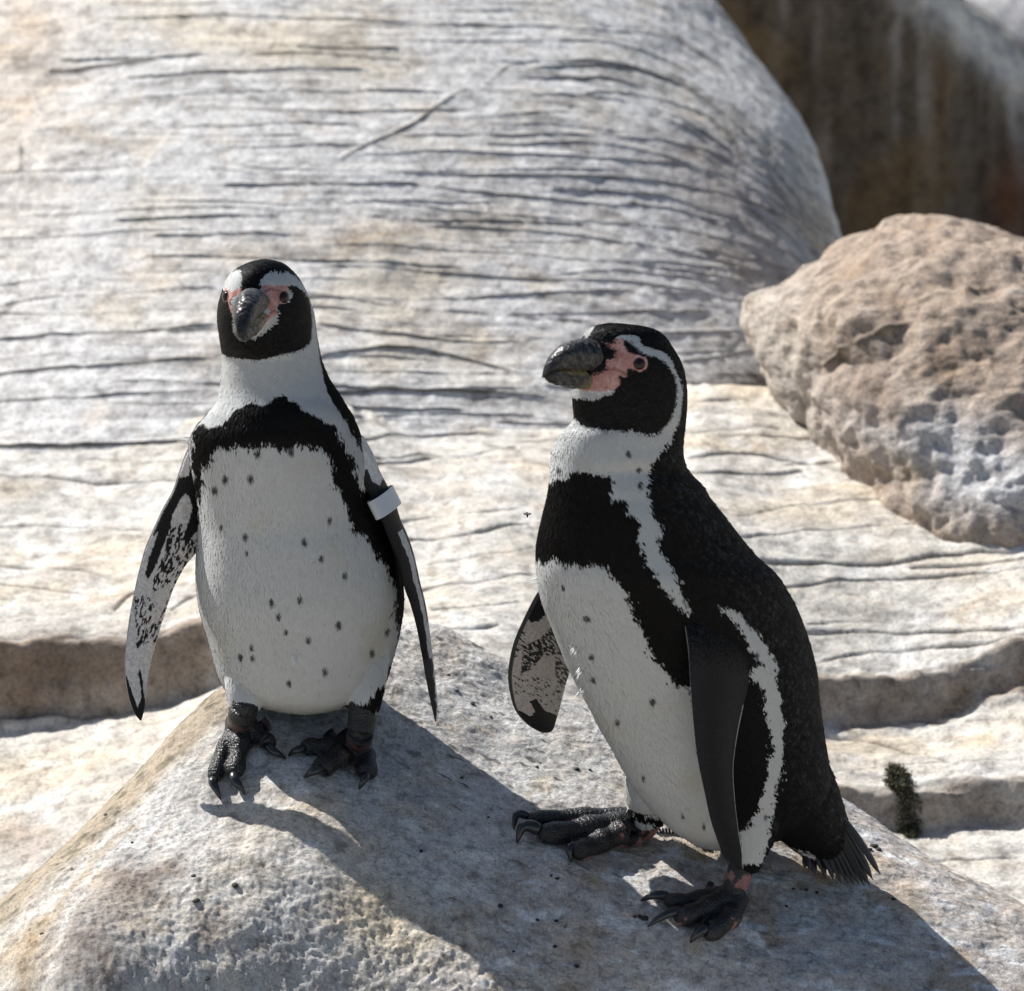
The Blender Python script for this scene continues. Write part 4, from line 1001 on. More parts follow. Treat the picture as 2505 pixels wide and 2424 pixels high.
# ------------------------------------------------------------------ the penguin that faces the camera
def build_front_bird():
    global Y_OFF
    Y_OFF = -.052
    B1 = P(720, 1800, .05)
    bird = bpy.data.objects.new("penguin", None); COL.objects.link(bird); bird.location = B1; bird.empty_display_size = .05
    tag(bird, "penguin facing the camera with a pale band round one flipper, standing on the boulder's crest", "penguin")
    H = (1.12, 1.2, .16, 17); N = (1.05, 1.1, .05, 10); Bo = (1.08, 1.0, 0, 0)
    e = [(1746, 722, 770, .045), (1741, 690, 800, .045), (1730, 640, 850, .05), (1712, 590, 905, .055), (1690, 556, 932, .06), (1659, 537, 947, .06), (1613, 523, 960, .06), (1567, 511, 973, .06), (1521, 497, 982, .06), (1480, 487, 987, .06), (1440, 482, 986, .06),
         (1400, 480, 981, .06), (1340, 482, 966, .058), (1290, 484, 945, .055), (1230, 481, 926, .05), (1170, 473, 915, .047), (1130, 466, 905, .045), (1085, 464, 889, .042), (1062, 471, 881, .04), (1039, 485, 872, .04), (1016, 505, 861, .038), (993, 524, 847, .037)]
    sec = [(a, b, c, d) + Bo for a, b, c, d in e]
    sec += [(a, b, c, .035) + N for a, b, c in [(970, 535, 833), (947, 540, 818), (924, 541, 804), (901, 543, 794), (878, 543, 786)]]
    sec += [(a, b, c, .03) + H for a, b, c in [(855, 541, 781), (832, 537, 777), (810, 534, 773), (787, 531, 770), (764, 531, 767), (741, 534, 760), (718, 541, 751), (695, 549, 740), (672, 562, 725), (655, 582, 708), (643, 606, 692), (637, 626, 672), (634, 645, 655)]]
    L = Loft(sec)
    parts = [(L.v, [L.f[:, ::-1]])]
    V0 = L.v.reshape(L.n, L.m, 3)
    parts[0] = (np.concatenate([L.v, [V0[0].mean(0)], [V0[-1].mean(0)]]), [L.f[:, ::-1], np.stack([np.full(L.m, L.n * L.m), np.arange(L.m), (np.arange(L.m) + 1) % L.m], -1), np.stack([np.full(L.m, L.n * L.m + 1), (L.n - 1) * L.m + (np.arange(L.m) + 1) % L.m, (L.n - 1) * L.m + np.arange(L.m)], -1)])
    for pts, rad in [([(612, 1600, .03), (604, 1680, .012), (600, 1722, .004), (602, 1738, .002)], [60, 53, 43, 38]), ([(893, 1590, .03), (897, 1660, .01), (893, 1715, .0), (890, 1735, -.002)], [62, 48, 40, 36])]:
        ln = polyline(np.array([np.append(P(*p), r * MM) for p, r in zip(pts, rad)]), 14); parts.append(tube(ln[:, :3], ln[:, 3], 22))
    ln = polyline(np.array([np.append(P(720, 1600, .08), .085), np.append(P(720, 1685, .11), .050), np.append(P(725, 1728, .14), .027), np.append(P(725, 1748, .165), .014)]), 14)
    parts.append(tube(ln[:, :3], ln[:, 3], 22, flat=.6, up=(0, .7, .7)))
    me = fuse("body", parts, .0019, 14)
    Y = [
        (WHITE, [(0, 0), (2505, 0), (2505, 2424), (0, 2424)]),
        (BLACK, C1([(620, 840), (597, 895), (560, 948), (520, 988), (495, 1010), (440, 950), (560, 800)])),
        (BLACK, C1([(1152, 590), (1160, 690), (1178, 780), (1198, 835), (1215, 875), (1250, 915), (1290, 965), (1322, 1025), (1360, 1085), (1400, 1135), (1440, 1190), (1470, 1240), (1800, 1240), (1800, 560)])),
        (BLACK, C1([(485, 1090), (500, 1015), (545, 985), (590, 1000), (640, 985), (690, 945), (720, 900), (770, 880), (800, 858), (840, 880), (880, 868), (920, 842), (975, 826), (992, 860), (1040, 868), (1062, 900), (1100, 920), (1150, 950), (1180, 972), (1230, 990), (1250, 1030), (1290, 1080), (1312, 1130), (1336, 1190), (1346, 1250), (1366, 1300), (1400, 1370), (1440, 1450), (1490, 1500), (1500, 1568), (1340, 1568), (1320, 1480), (1285, 1400), (1258, 1330), (1225, 1270), (1218, 1200), (1192, 1130), (1150, 1108), (1080, 1100), (1000, 1100), (940, 1112), (900, 1088), (870, 1090), (800, 1110), (750, 1095), (690, 1112), (640, 1100), (600, 1112), (572, 1160), (548, 1220), (532, 1300), (520, 1340), (480, 1340), (470, 1200)])),
        (BLACK, C2([(1270, -20), (1300, 60), (1340, 130), (1370, 210), (1420, 270), (1460, 330), (1500, 390), (1540, 440), (1562, 520), (1560, 600), (1553, 660), (1575, 700), (1580, 800), (1545, 900), (1520, 1000), (1480, 1050), (1430, 1092), (1445, 1105), (1500, 1070), (1600, 950), (1800, 900), (1800, -20)])),
        (BLACK, C2([(480, -20), (525, -20), (512, 100), (505, 230), (498, 330), (400, 330), (400, -20)])),
        (BLACK, C1([(600, 40), (560, 600), (628, 612), (645, 625), (690, 640), (740, 650), (830, 656), (900, 642), (960, 622), (1040, 606), (1075, 592), (1103, 565), (1116, 525), (1118, 470), (1113, 395), (1100, 330), (1075, 290), (1105, 325), (1125, 420), (1135, 520), (1146, 575), (1156, 640), (1500, 640), (1500, 40)])),
        (WHITE, C1([(648, 275), (655, 230), (690, 188), (738, 180), (747, 212), (742, 250), (752, 290), (715, 300), (690, 320), (700, 380), (700, 450), (705, 495), (730, 520), (775, 538), (822, 528), (880, 492), (922, 450), (938, 408), (930, 372), (955, 350), (985, 352), (1005, 320), (992, 270), (985, 257), (1030, 262), (1070, 288), (1098, 328), (1113, 395), (1118, 470), (1116, 530), (1130, 600), (1150, 600), (1140, 520), (1130, 420), (1112, 330), (1085, 278), (1060, 243), (1030, 213), (985, 190), (955, 200), (905, 188), (868, 205), (842, 238), (840, 275), (800, 285), (720, 300), (690, 350), (672, 345), (660, 310)])),
        (PINK, C1([(845, 262), (872, 252), (930, 258), (985, 256), (1000, 285), (985, 295), (960, 300), (945, 325), (952, 352), (935, 368), (928, 385), (935, 405), (900, 432), (872, 460), (845, 500), (815, 515), (800, 480), (880, 400), (865, 340), (850, 300)])),
        (PINK, C1([(652, 268), (690, 290), (745, 262), (750, 300), (705, 312), (690, 350), (705, 400), (700, 440), (686, 400), (668, 345)])),
        (GREY, Z1([(250, 150), (300, 225), (420, 215), (560, 225), (560, 300), (280, 300)])), (BLACK, Z1([(1440, 235), (1600, 225), (1700, 110), (1760, 20), (1800, 60), (1770, 290), (1440, 290)])),
        (BLACK, C1([(745, 240), (790, 200), (838, 240), (846, 300), (745, 300)])),
    ]
    spots = []
    for (x, y, r) in [(1210, 145, 11), (1320, 135, 12), (765, 235, 12), (635, 185, 10), (1075, 262, 13), (770, 320, 9), (1165, 348, 12), (1290, 440, 12), (902, 585, 13), (1052, 570, 13), (937, 660, 11), (1258, 705, 14), (1518, 740, 12), (977, 740, 10), (1100, 785, 12), (795, 828, 11), (735, 877, 12), (800, 880, 11), (1440, 855, 13), (1187, 955, 13), (993, 1015, 12)]:
        cx, cy = C2([(x, y)])[0]; spots.append((cx, cy - 2, r * .52, r * .80))
    for (x, y) in [(655, 1275), (790, 1272), (828, 1135), (1005, 1125), (600, 1335)]:
        cx, cy = C1([(x, y)])[0]; spots.append((cx, cy, 8, 11))
    paint_body(me, L, Y, B1, spots)
    head_c, bill_c = P(650, 760, .03), P(612, 755, -.045)
    grow_plumage("plumage", me, L, Y, spots, [PINK], np.array([0, 0, -1.0]), head_c, bill_c, 185000, bird, MAT_PLUME, lambda p, n: sstep(.2, .8, n[:, 1]), B1)
    v, n, t = mesh_arrays(me); bvh = BVHTree.FromPolygons(v.tolist(), t.tolist())
    me.vertices.foreach_set("co", (v - B1).astype(np.float32).ravel()); me.update()
    link("body", me, MAT_SKIN, bird)
    upv = np.array([.05, -.25, 1.0])
    bill(P(624, 748, -.018), P(588, 812, -.108), upv, bird, B1, MM * .92, (.34, .26, .15), 3)
    eye(bvh, 695, 727, .0080, bird, B1, (.34, .20, .18)); eye(bvh, 552, 724, .0080, bird, B1, (.34, .22, .2))
    # flippers
    lead = [(474, 1075, .045), (455, 1108, .045), (440, 1148, .046), (422, 1200, .048), (397, 1246, .05), (376, 1292, .05), (356, 1338, .05), (343, 1384, .05), (332, 1430, .05), (323, 1475, .05), (315, 1521, .05), (309, 1567, .05), (305, 1613, .05), (306, 1659, .05), (314, 1705, .05), (327, 1742, .05), (342, 1762, .05)]
    trail = [(520, 1090, .05), (520, 1130, .052), (520, 1180, .056), (515, 1240, .06), (505, 1300, .062), (487, 1342, .064), (453, 1384, .066), (428, 1430, .066), (411, 1475, .066), (396, 1521, .066), (383, 1567, .064), (370, 1613, .062), (361, 1659, .06), (356, 1705, .056), (352, 1738, .053), (346, 1763, .05)]
    fw = lambda a, b, c: (a, b, c - .055 * float(np.clip((b - 1150) / 610, 0, 1)) ** 1.2)
    lead = [fw(*q) for q in lead]; trail = [fw(*q) for q in trail]
    blk = [CF([(430, 140), (438, 172), (452, 192), (508, 172), (518, 60), (570, 40), (640, 600), (560, 560), (490, 640), (465, 605), (498, 515), (530, 400), (515, 330), (490, 300), (458, 322), (430, 380), (392, 450), (385, 530), (340, 640), (290, 770), (262, 830), (226, 885), (208, 850), (238, 730), (268, 650), (300, 560), (250, 600), (330, 430), (380, 330), (410, 240)]),
           CF([(60, 1490), (100, 1590), (130, 1680), (160, 1765), (185, 1690), (172, 1570), (160, 1525), (175, 1495), (190, 1560), (206, 1700), (215, 1740), (200, 1850), (150, 1900), (80, 1760), (50, 1560)])]
    mot = [(CF([(360, 560), (460, 500), (500, 600), (580, 620), (560, 700), (520, 760), (440, 860), (350, 930), (240, 985), (240, 930), (290, 830), (345, 690)]), .02), (CF([(125, 1010), (230, 990), (285, 1090), (290, 1280), (150, 1360), (135, 1150)]), .06), (CF([(460, 800), (430, 820), (370, 1000), (270, 1250), (230, 1560), (270, 1500), (420, 950)]), .05)]
    def colA(q, u, w, p, front):
        if not front: return np.tile([.007, .007, .008], (len(q), 1)) + 0 * q[:, :1]
        qq = q + 2.0 * np.stack([noise(np.stack([q[:, 0] / 6, q[:, 1] / 6, q[:, 0] * 0], -1), 5), noise(np.stack([q[:, 0] / 6, q[:, 1] / 6, q[:, 0] * 0], -1), 6)], -1)
        c = np.tile([.60, .58, .565], (len(q), 1)); st = fbm(np.stack([(q[:, 0] + .42 * q[:, 1]) / 5.2, (q[:, 1] - .42 * q[:, 0]) / 15, q[:, 0] * 0], -1), 2, 9)
        for poly, th in mot: c[inside(poly, q) & (st > th)] = (.008, .008, .009)
        for poly in blk: c[inside(poly, qq)] = (.006, .006, .0065)
        c[w < .03] = (.30, .30, .31)
        return c
    flipper("flipper", lead, trail, .017, colA, bird, B1, jag=.0016)
    outer = [(880, 1068, .05), (905, 1110, .05), (920, 1150, .052), (938, 1185, .054), (957, 1222, .056), (970, 1268, .058), (985, 1300, .058), (999, 1338, .058), (1011, 1384, .058), (1022, 1430, .058), (1033, 1475, .058), (1041, 1521, .056), (1048, 1567, .055), (1055, 1613, .054), (1061, 1659, .053), (1067, 1705, .052), (1070, 1742, .051), (1068, 1765, .05)]
    inner = [(850, 1090, .0), (868, 1130, .0), (885, 1170, .0), (903, 1210, .002), (922, 1250, .004), (938, 1285, .008), (952, 1320, .01), (966, 1352, .012), (980, 1392, .014), (990, 1439, .018), (1003, 1475, .02), (1016, 1521, .025), (1026, 1567, .03), (1034, 1613, .034), (1042, 1659, .038), (1051, 1705, .042), (1059, 1742, .046), (1064, 1765, .05)]
    outer = [fw(*q) for q in outer]; inner = [fw(*q) for q in inner]
    def colB(q, u, w, p, front):
        if not front: return np.tile([.007, .007, .008], (len(q), 1)) + 0 * q[:, :1]
        st = fbm(np.stack([u * 30, w * 5, u * 0], -1), 3, 13)
        c = np.tile([.55, .545, .54], (len(q), 1))
        c[w > .70 + .10 * st - .1 * sstep(.7, 1, u)] = (.008, .008, .009)                   # leading edge
        c[(u > .30) & (u < .66) & (np.abs(w - (.22 + .18 * u) - .05 * st) < .15)] = (.007, .007, .008)
        c[(u > .78) & (w > .45 + .3 * st)] = (.03, .03, .03)
        c[(u > .2) & (u < .34)] = (.006, .006, .007)
        qq = q + 3 * np.stack([st, st], -1)
        wh = inside(C1([(1240, 990), (1300, 1040), (1360, 1080), (1400, 1135), (1440, 1195), (1490, 1290), (1475, 1320), (1440, 1310), (1415, 1240), (1375, 1270), (1350, 1330), (1330, 1230), (1300, 1130)]), qq); c[wh] = (.68, .68, .66)
        c[inside(C1([(1345, 1330), (1375, 1262), (1412, 1235), (1440, 1305), (1478, 1322), (1500, 1280), (1600, 1400), (1450, 1500), (1400, 1420)]), qq)] = (.006, .006, .007)
        return c
    fl = flipper("flipper", outer, inner, .017, colB, bird, B1)
    # identification band round that flipper
    ctr = P(940, 1229, .012); ax = P(962, 1280, .008) - P(925, 1205, .016); ax /= np.linalg.norm(ax); wv = P(970, 1215, .040) - P(908, 1243, -.014); wv -= (wv @ ax) * ax; wv /= np.linalg.norm(wv); dv = np.cross(ax, wv)
    a = np.linspace(0, 2 * np.pi, 56, endpoint=False); ring = lambda hw, hd: (np.sign(np.cos(a)) * np.abs(np.cos(a)) ** .9)[:, None] * wv * hw + (np.sign(np.sin(a)) * np.abs(np.sin(a)) ** .9)[:, None] * dv * hd
    hh = .0118; V = []
    for s_, (hw, hd) in [(-1, (.0270, .0090)), (-1, (.0284, .0104)), (1, (.0284, .0104)), (1, (.0270, .0090))]: V.append(ctr + ax * hh * s_ + ring(hw, hd))
    V = np.concatenate(V); F = np.concatenate([np.stack([k * 56 + np.arange(56), k * 56 + (np.arange(56) + 1) % 56, ((k + 1) % 4) * 56 + (np.arange(56) + 1) % 56, ((k + 1) % 4) * 56 + np.arange(56)], -1) for k in range(4)])
    mb = mesh_np("identification_band", V - B1, F[:, ::-1], smooth=False); bo = link("identification_band", mb, MAT_BAND, fl)
    bv = bo.modifiers.new("soft", 'BEVEL'); bv.width = .0006; bv.segments = 2; bv.limit_method = 'ANGLE'
    # feet
    foot(bird, [((Z1([(390, 400), (330, 560), (250, 720), (190, 900)]), [19, 16, 15, 14]), (Z1([(165, 960), (170, 1050), (235, 1160)]), 9)),
                ((Z1([(410, 400), (420, 560), (400, 720), (370, 880)]), [22, 20, 18, 17]), (Z1([(360, 920), (380, 1020), (470, 1110)]), 10)),
                ((Z1([(470, 400), (560, 500), (640, 570), (690, 620)]), [19, 17, 16, 15]), (Z1([(670, 640), (740, 730), (865, 775)]), 9))],
         [(0, 1, .8), (1, 2, .9)], [np.append(P(602, 1712, .004), 36 * MM), np.append(P(594, 1745, -.004), 36 * MM), np.append(on_rock(583, 1772, 24 * MM)[0], 30 * MM)], [(640, 1760, 12, 1.4), (652, 1772, 10, 1.0), (660, 1788, 5, .6)], B1, .3, 1)
    foot(bird, [((Z1([(1480, 590), (1330, 640), (1200, 650), (1090, 650)]), [22, 18, 16, 15]), (Z1([(1040, 680), (980, 710), (880, 742)]), 8)),
                ((Z1([(1490, 640), (1390, 730), (1280, 810), (1190, 860)]), [23, 20, 19, 18]), (Z1([(1200, 870), (1130, 920), (1035, 950)]), 10)),
                ((Z1([(1560, 620), (1610, 740), (1640, 840), (1630, 920)]), [22, 20, 19, 17]), (Z1([(1630, 930), (1610, 1000), (1560, 1065)]), 9))],
         [(0, 1, .95), (1, 2, .98)], [np.append(P(889, 1712, .0), 37 * MM), np.append(P(886, 1760, -.008), 36 * MM), np.append(P(881, 1795, -.014), 34 * MM), np.append(on_rock(874, 1818, 24 * MM)[0], 30 * MM)], [(815, 1790, 11, 1.2), (800, 1800, 9, .9), (794, 1812, 5, .6)], B1, .25, 2)
    quills("tail_feather", [P(725 + k * 6, 1730, .14) for k in range(-4, 5)], [P(725 + k * 11, 1768, .20 - .003 * abs(k)) for k in range(-4, 5)], [.006] * 9, bird, B1, MAT_QUILL)
    tuft("loose_feather", *C1([(1190, 705)])[0], bvh, .010, 10, bird, B1, MAT_QUILL, (1.2, 0, .6))
    tuft("loose_feather", *C2([(1030, 868)])[0], bvh, .011, 16, bird, B1, MAT_DOWN)
    tuft("loose_feather", *C1([(478, 1070)])[0], bvh, .010, 26, bird, B1, MAT_DOWN, (-.8, -.2, -.3))
    return bird
build_front_bird()

# ------------------------------------------------------------------ the penguin in profile
def build_side_bird():
    global Y_OFF
    Y_OFF = -.035
    B2 = P(1740, 2120, -.09)
    bird = bpy.data.objects.new("penguin", None); COL.objects.link(bird); bird.location = B2; bird.empty_display_size = .05
    tag(bird, "penguin turned sideways with a heavy black bill, showing its black back, flank and tail", "penguin")
    H = (1.12, 1.08, .16, 60); N = (1.1, 1.1, .05, 58); Bo = (1.3, 1.28, 0, 55)
    e = [(2078, 1745, 1800, -.052), (2070, 1712, 1850, -.052), (2052, 1680, 1915, -.052), (2025, 1640, 1972, -.053), (1995, 1608, 2005, -.054), (1961, 1578, 2025, -.056), (1919, 1546, 2032, -.058), (1877, 1521, 2029, -.062), (1824, 1493, 2021, -.067), (1772, 1462, 2013, -.072), (1719, 1436, 2006, -.078), (1645, 1396, 1999, -.086),
         (1587, 1371, 1985, -.092), (1524, 1346, 1964, -.099), (1466, 1324, 1938, -.107), (1408, 1313, 1900, -.115), (1365, 1311, 1854, -.12), (1316, 1315, 1812, -.124), (1263, 1327, 1771, -.128), (1218, 1338, 1736, -.130), (1193, 1342, 1720, -.131), (1173, 1344, 1702, -.132), (1153, 1345, 1684, -.133)]
    sec = [(a, b, c, d) + Bo for a, b, c, d in e]
    sec += [(a, b, c, -.136) + N for a, b, c in [(1128, 1347, 1673), (1100, 1353, 1670), (1067, 1368, 1673), (1047, 1386, 1676)]]
    sec += [(a, b, c, -.14) + H for a, b, c in [(1028, 1402, 1678), (1005, 1402, 1680), (985, 1400, 1681), (945, 1400, 1680), (905, 1404, 1673), (875, 1409, 1661), (842, 1418, 1641), (822, 1426, 1626), (808, 1438, 1606), (799, 1453, 1578), (794, 1470, 1545), (791, 1482, 1515)]]
    sec = [q[:3] + (q[3] - .03,) + q[4:] for q in sec]
    L = Loft(sec, 440, 200); m, n_ = L.m, L.n; j = np.arange(m); j2 = (j + 1) % m; V0 = L.v.reshape(n_, m, 3)
    parts = [(np.concatenate([L.v, [V0[0].mean(0)], [V0[-1].mean(0)]]), [L.f[:, ::-1], np.stack([np.full(m, n_ * m), j, j2], -1), np.stack([np.full(m, n_ * m + 1), (n_ - 1) * m + j2, (n_ - 1) * m + j], -1)])]
    for pts, rad in [([(1610, 1880, -.05), (1590, 1945, -.045), (1588, 1985, -.045), (1592, 2008, -.045)], [80, 64, 48, 40]),       # far thigh
                     ([(1820, 1900, -.12), (1838, 1990, -.130), (1836, 2050, -.134), (1826, 2100, -.136), (1820, 2118, -.136)], [95, 72, 52, 38, 33])]:  # near thigh
        ln = polyline(np.array([np.append(P(*p), r * MM) for p, r in zip(pts, rad)]), 16); parts.append(tube(ln[:, :3], ln[:, 3], 22))
    # tail coverts
    ln = polyline(np.array([np.append(P(1880, 1850, -.07), .072), np.append(P(1950, 1950, -.06), .060), np.append(P(2005, 2030, -.048), .044), np.append(P(2050, 2085, -.046), .028), np.append(P(2080, 2112, -.045), .014)]), 18)
    parts.append(tube(ln[:, :3], ln[:, 3], 24, flat=.8, up=(.6, -.3, .7)))
    me = fuse("body", parts, .0019, 14)
    Y = [
        (WHITE, C4([(-200, 0), (150, 20), (200, 20), (250, 40), (290, 20), (350, 60), (400, 40), (430, 50), (520, 50), (560, 100), (620, 180), (650, 260), (690, 330), (710, 400), (750, 470), (790, 530), (830, 570), (870, 615), (930, 620), (960, 900), (1050, 1200), (1120, 1330), (1150, 1360), (1140, 1600), (300, 1600), (300, 1250), (-200, 1000)])),
        (WHITE, C4([(1045, 235), (1110, 250), (1180, 290), (1230, 350), (1275, 420), (1320, 530), (1345, 650), (1360, 780), (1350, 900), (1340, 1020), (1312, 1130), (1300, 1220), (1290, 1300), (1260, 1440), (1120, 1440), (1150, 1310), (1190, 1270), (1230, 1200), (1265, 1100), (1280, 1000), (1290, 900), (1285, 800), (1265, 700), (1235, 600), (1190, 560), (1250, 500), (1200, 470), (1170, 380), (1110, 310)])),
        (WHITE, C4([(1250, 1400), (1350, 1360), (1500, 1400), (1530, 1460), (1470, 1500), (1350, 1470), (1250, 1440)])),
        (BLACK, C4([(1270, 1410), (1330, 1400), (1400, 1430), (1400, 1460), (1330, 1450)])),
        (BLACK, C4([(560, 1180), (620, 1165), (680, 1205), (780, 1230), (800, 1265), (740, 1265), (660, 1240), (600, 1215)])),
        (WHITE, C3([(200, 760), (500, 745), (540, 780), (600, 806), (680, 810), (750, 816), (830, 822), (880, 832), (950, 832), (1000, 826), (1040, 800), (1078, 745), (1100, 690), (1110, 640), (1115, 560), (1097, 485), (1060, 425), (1030, 395), (985, 380), (935, 372), (890, 345), (850, 302), (800, 268), (740, 265), (780, 243), (840, 248), (870, 258), (905, 310), (950, 330), (1035, 345), (1072, 388), (1102, 450), (1132, 520), (1148, 580), (1140, 680), (1122, 760), (1102, 810), (1080, 880), (1030, 920), (1000, 960), (960, 1000), (940, 1050), (940, 1120), (930, 1180), (940, 1260), (960, 1320), (1000, 1360), (1022, 1420), (980, 1460), (1010, 1520), (1040, 1590), (1080, 1650), (1115, 1720), (1140, 1790), (1170, 1850), (1175, 1930), (1150, 1900), (1100, 1820), (1050, 1770), (990, 1715), (980, 1650), (930, 1590), (890, 1520), (870, 1440), (890, 1390), (850, 1310), (790, 1300), (810, 1250), (770, 1210), (710, 1220), (720, 1160), (740, 1110), (720, 1075), (670, 1070), (620, 1050), (590, 1040), (540, 1050), (490, 1030), (470, 1070), (400, 1080), (360, 1115), (200, 1110)])),
        (WHITE, C3([(545, 255), (590, 185), (612, 200), (600, 235), (570, 270)])),
        (WHITE, C3([(480, 550), (560, 570), (660, 580), (745, 565), (722, 592), (640, 612), (560, 622), (480, 600)])),
        (PINK, C3([(660, 280), (735, 300), (740, 265), (790, 258), (796, 300), (820, 345), (880, 362), (935, 382), (948, 412), (938, 442), (900, 468), (860, 456), (830, 442), (812, 452), (822, 490), (780, 502), (775, 542), (740, 572), (660, 582), (570, 577), (500, 560), (560, 500), (690, 450), (690, 400), (735, 380), (745, 340), (700, 310)])),
        (BLACK, C3([(770, 480), (800, 495), (798, 515), (775, 530)])),
    ]
    spots = []
    for (x, y, rx, ry) in [(440, 297, 18, 14), (335, 150, 8, 12), (462, 475, 15, 13), (470, 580, 14, 12), (745, 685, 15, 18), (585, 780, 12, 15), (985, 1265, 8, 16), (1225, 470, 12, 14), (1180, 310, 8, 14), (1270, 1225, 8, 12), (705, 1040, 9, 14), (885, 1215, 7, 14)]:
        cx, cy = C4([(x, y)])[0]; spots.append((cx, cy, rx * .5, ry * .58))
    for (x, y) in [(820, 945), (880, 1045), (880, 1130), (415, 1035)]:
        cx, cy = C3([(x, y)])[0]; spots.append((cx, cy, 7, 8))
    paint_body(me, L, Y, B2, spots)
    head_c, bill_c = P(1540, 910, -.17), P(1440, 880, -.19)
    grow_plumage("plumage", me, L, Y, spots, [PINK], np.array([.38, .28, -.88]), head_c, bill_c, 235000, bird, MAT_PLUME, lambda p, n: sstep(.0, .5, .57 * n[:, 0] + .5 * n[:, 1] + .3) * sstep(960, 1150, proj(p)[:, 1]), B2)
    v, n, t = mesh_arrays(me); bvh = BVHTree.FromPolygons(v.tolist(), t.tolist())
    me.vertices.foreach_set("co", (v - B2).astype(np.float32).ravel()); me.update(); link("body", me, MAT_SKIN, bird)
    bill(P(1506, 894, -.180), P(1331, 907, -.236), np.array([0, -.18, 1.0]), bird, B2, MM, (.34, .27, .10), 1)
    ec = eye(bvh, 1564, 890, .0080, bird, B2, (.50, .24, .21))
    # the other eye, mirrored through the head
    em = L.mirror(ec[None])[0]; v_, f_ = blob(np.zeros(3), (.0080,) * 3, 28, 18); link("eye", mesh_np("eye", v_, f_), MAT_EYE, bird, loc=em - B2)
    # near flipper: black back side outward, thin white hind edge
    SL = .75 * MM
    OFF = -.03
    lead = [(1700, 1395, -.222), (1672, 1425, -.230), (1674, 1508, -.236), (1684, 1587, -.238), (1689, 1666, -.238), (1695, 1751, -.236), (1706, 1851, -.232), (1722, 1930, -.226), (1738, 2004, -.220), (1759, 2067, -.212), (1774, 2100, -.206), (1806, 2130, -.198)]
    tr_px = [(1740, 1425), (1758, 1468), (1792, 1508), (1818, 1550), (1833, 1603), (1832, 1666), (1818, 1730), (1804, 1798), (1794, 1877), (1798, 1956), (1807, 2035), (1815, 2088), (1813, 2128)]
    lead = [(a, b, c + OFF * np.interp(b, [1380, 1430, 1500, 1580, 1800, 2130], [-2.2, -1.0, .1, .8, .9, .3])) for a, b, c in lead]
    ly = np.array(lead); trail = []
    for x, y in tr_px:
        xl = np.interp(y, ly[:, 1], ly[:, 0]); yl = np.interp(y, ly[:, 1], ly[:, 2]); trail.append((x, y, yl + SL * (x - xl)))
    def colC(q, u, w, p, front):
        c = np.tile([.0075, .0075, .009], (len(q), 1)); c = blend(c, sstep(.3, .0, w) * .35 * front, (.035, .035, .043))  # bluish sheen painted into the colour towards the leading edge
        st = noise(np.stack([u * 110, w * 0, u * 0], -1), 17); c[(w > .965) & (u > .42) & (u < .97) & (st > -.45)] = (.42, .42, .42)
        if not front: c[:] = (.5, .5, .49)
        return c
    fo = flipper("flipper", lead, trail, .018, colC, bird, B2, camber=.003)
    shoulder_cover(fo, 220, 64, .34, 9000, bird, B2, (.1, .1, -1), (.0065, .0065, .007))
    lead = [(1345, 1420, -.03), (1313, 1455, -.035), (1279, 1519, -.045), (1255, 1577, -.05), (1243, 1645, -.052), (1248, 1698, -.05), (1262, 1740, -.045), (1290, 1772, -.035), (1322, 1791, -.025)]
    trail = [(1420, 1430, .0), (1425, 1500, .005), (1420, 1560, .008), (1402, 1620, .008), (1386, 1666, .006), (1375, 1708, .0), (1362, 1756, -.008), (1350, 1788, -.018), (1326, 1793, -.024)]
    dk = [C4([(150, 200), (260, 200), (265, 280), (225, 320), (190, 330), (165, 300), (130, 400), (110, 410)]), C4([(180, 690), (212, 680), (250, 735), (312, 760), (300, 860), (230, 860), (150, 795), (95, 740), (80, 690), (130, 735), (185, 762), (208, 742)])]
    mo = [(C4([(150, 440), (230, 400), (290, 340), (340, 480), (300, 475), (240, 485), (190, 545), (140, 565)]), -.12), (C4([(300, 470), (370, 560), (345, 640), (300, 580)]), -.05), (C4([(80, 380), (150, 330), (180, 420), (110, 500), (85, 560)]), .12), (C4([(100, 560), (330, 600), (330, 760), (220, 690), (120, 660)]), .24)]
    def colD(q, u, w, p, front):
        if not front: return np.tile([.007, .007, .008], (len(q), 1)) + 0 * q[:, :1]
        c = np.tile([.50, .45, .41], (len(q), 1)); st = fbm(np.stack([(q[:, 0] + .8 * q[:, 1]) / 13, (q[:, 1] - .8 * q[:, 0]) / 5.5, q[:, 0] * 0], -1), 2, 19)
        for poly, th in mo: c[inside(poly, q) & (st > th)] = (.02, .02, .02)
        qq = q + 4 * np.stack([st, st], -1)
        for poly in dk: c[inside(poly, qq)] = (.007, .007, .007)
        c[w < .035] = (.05, .05, .05); c[u > .965] = (.02, .02, .02)
        return c
    flipper("flipper", lead, trail, .015, colD, bird, B2, jag=.0012)
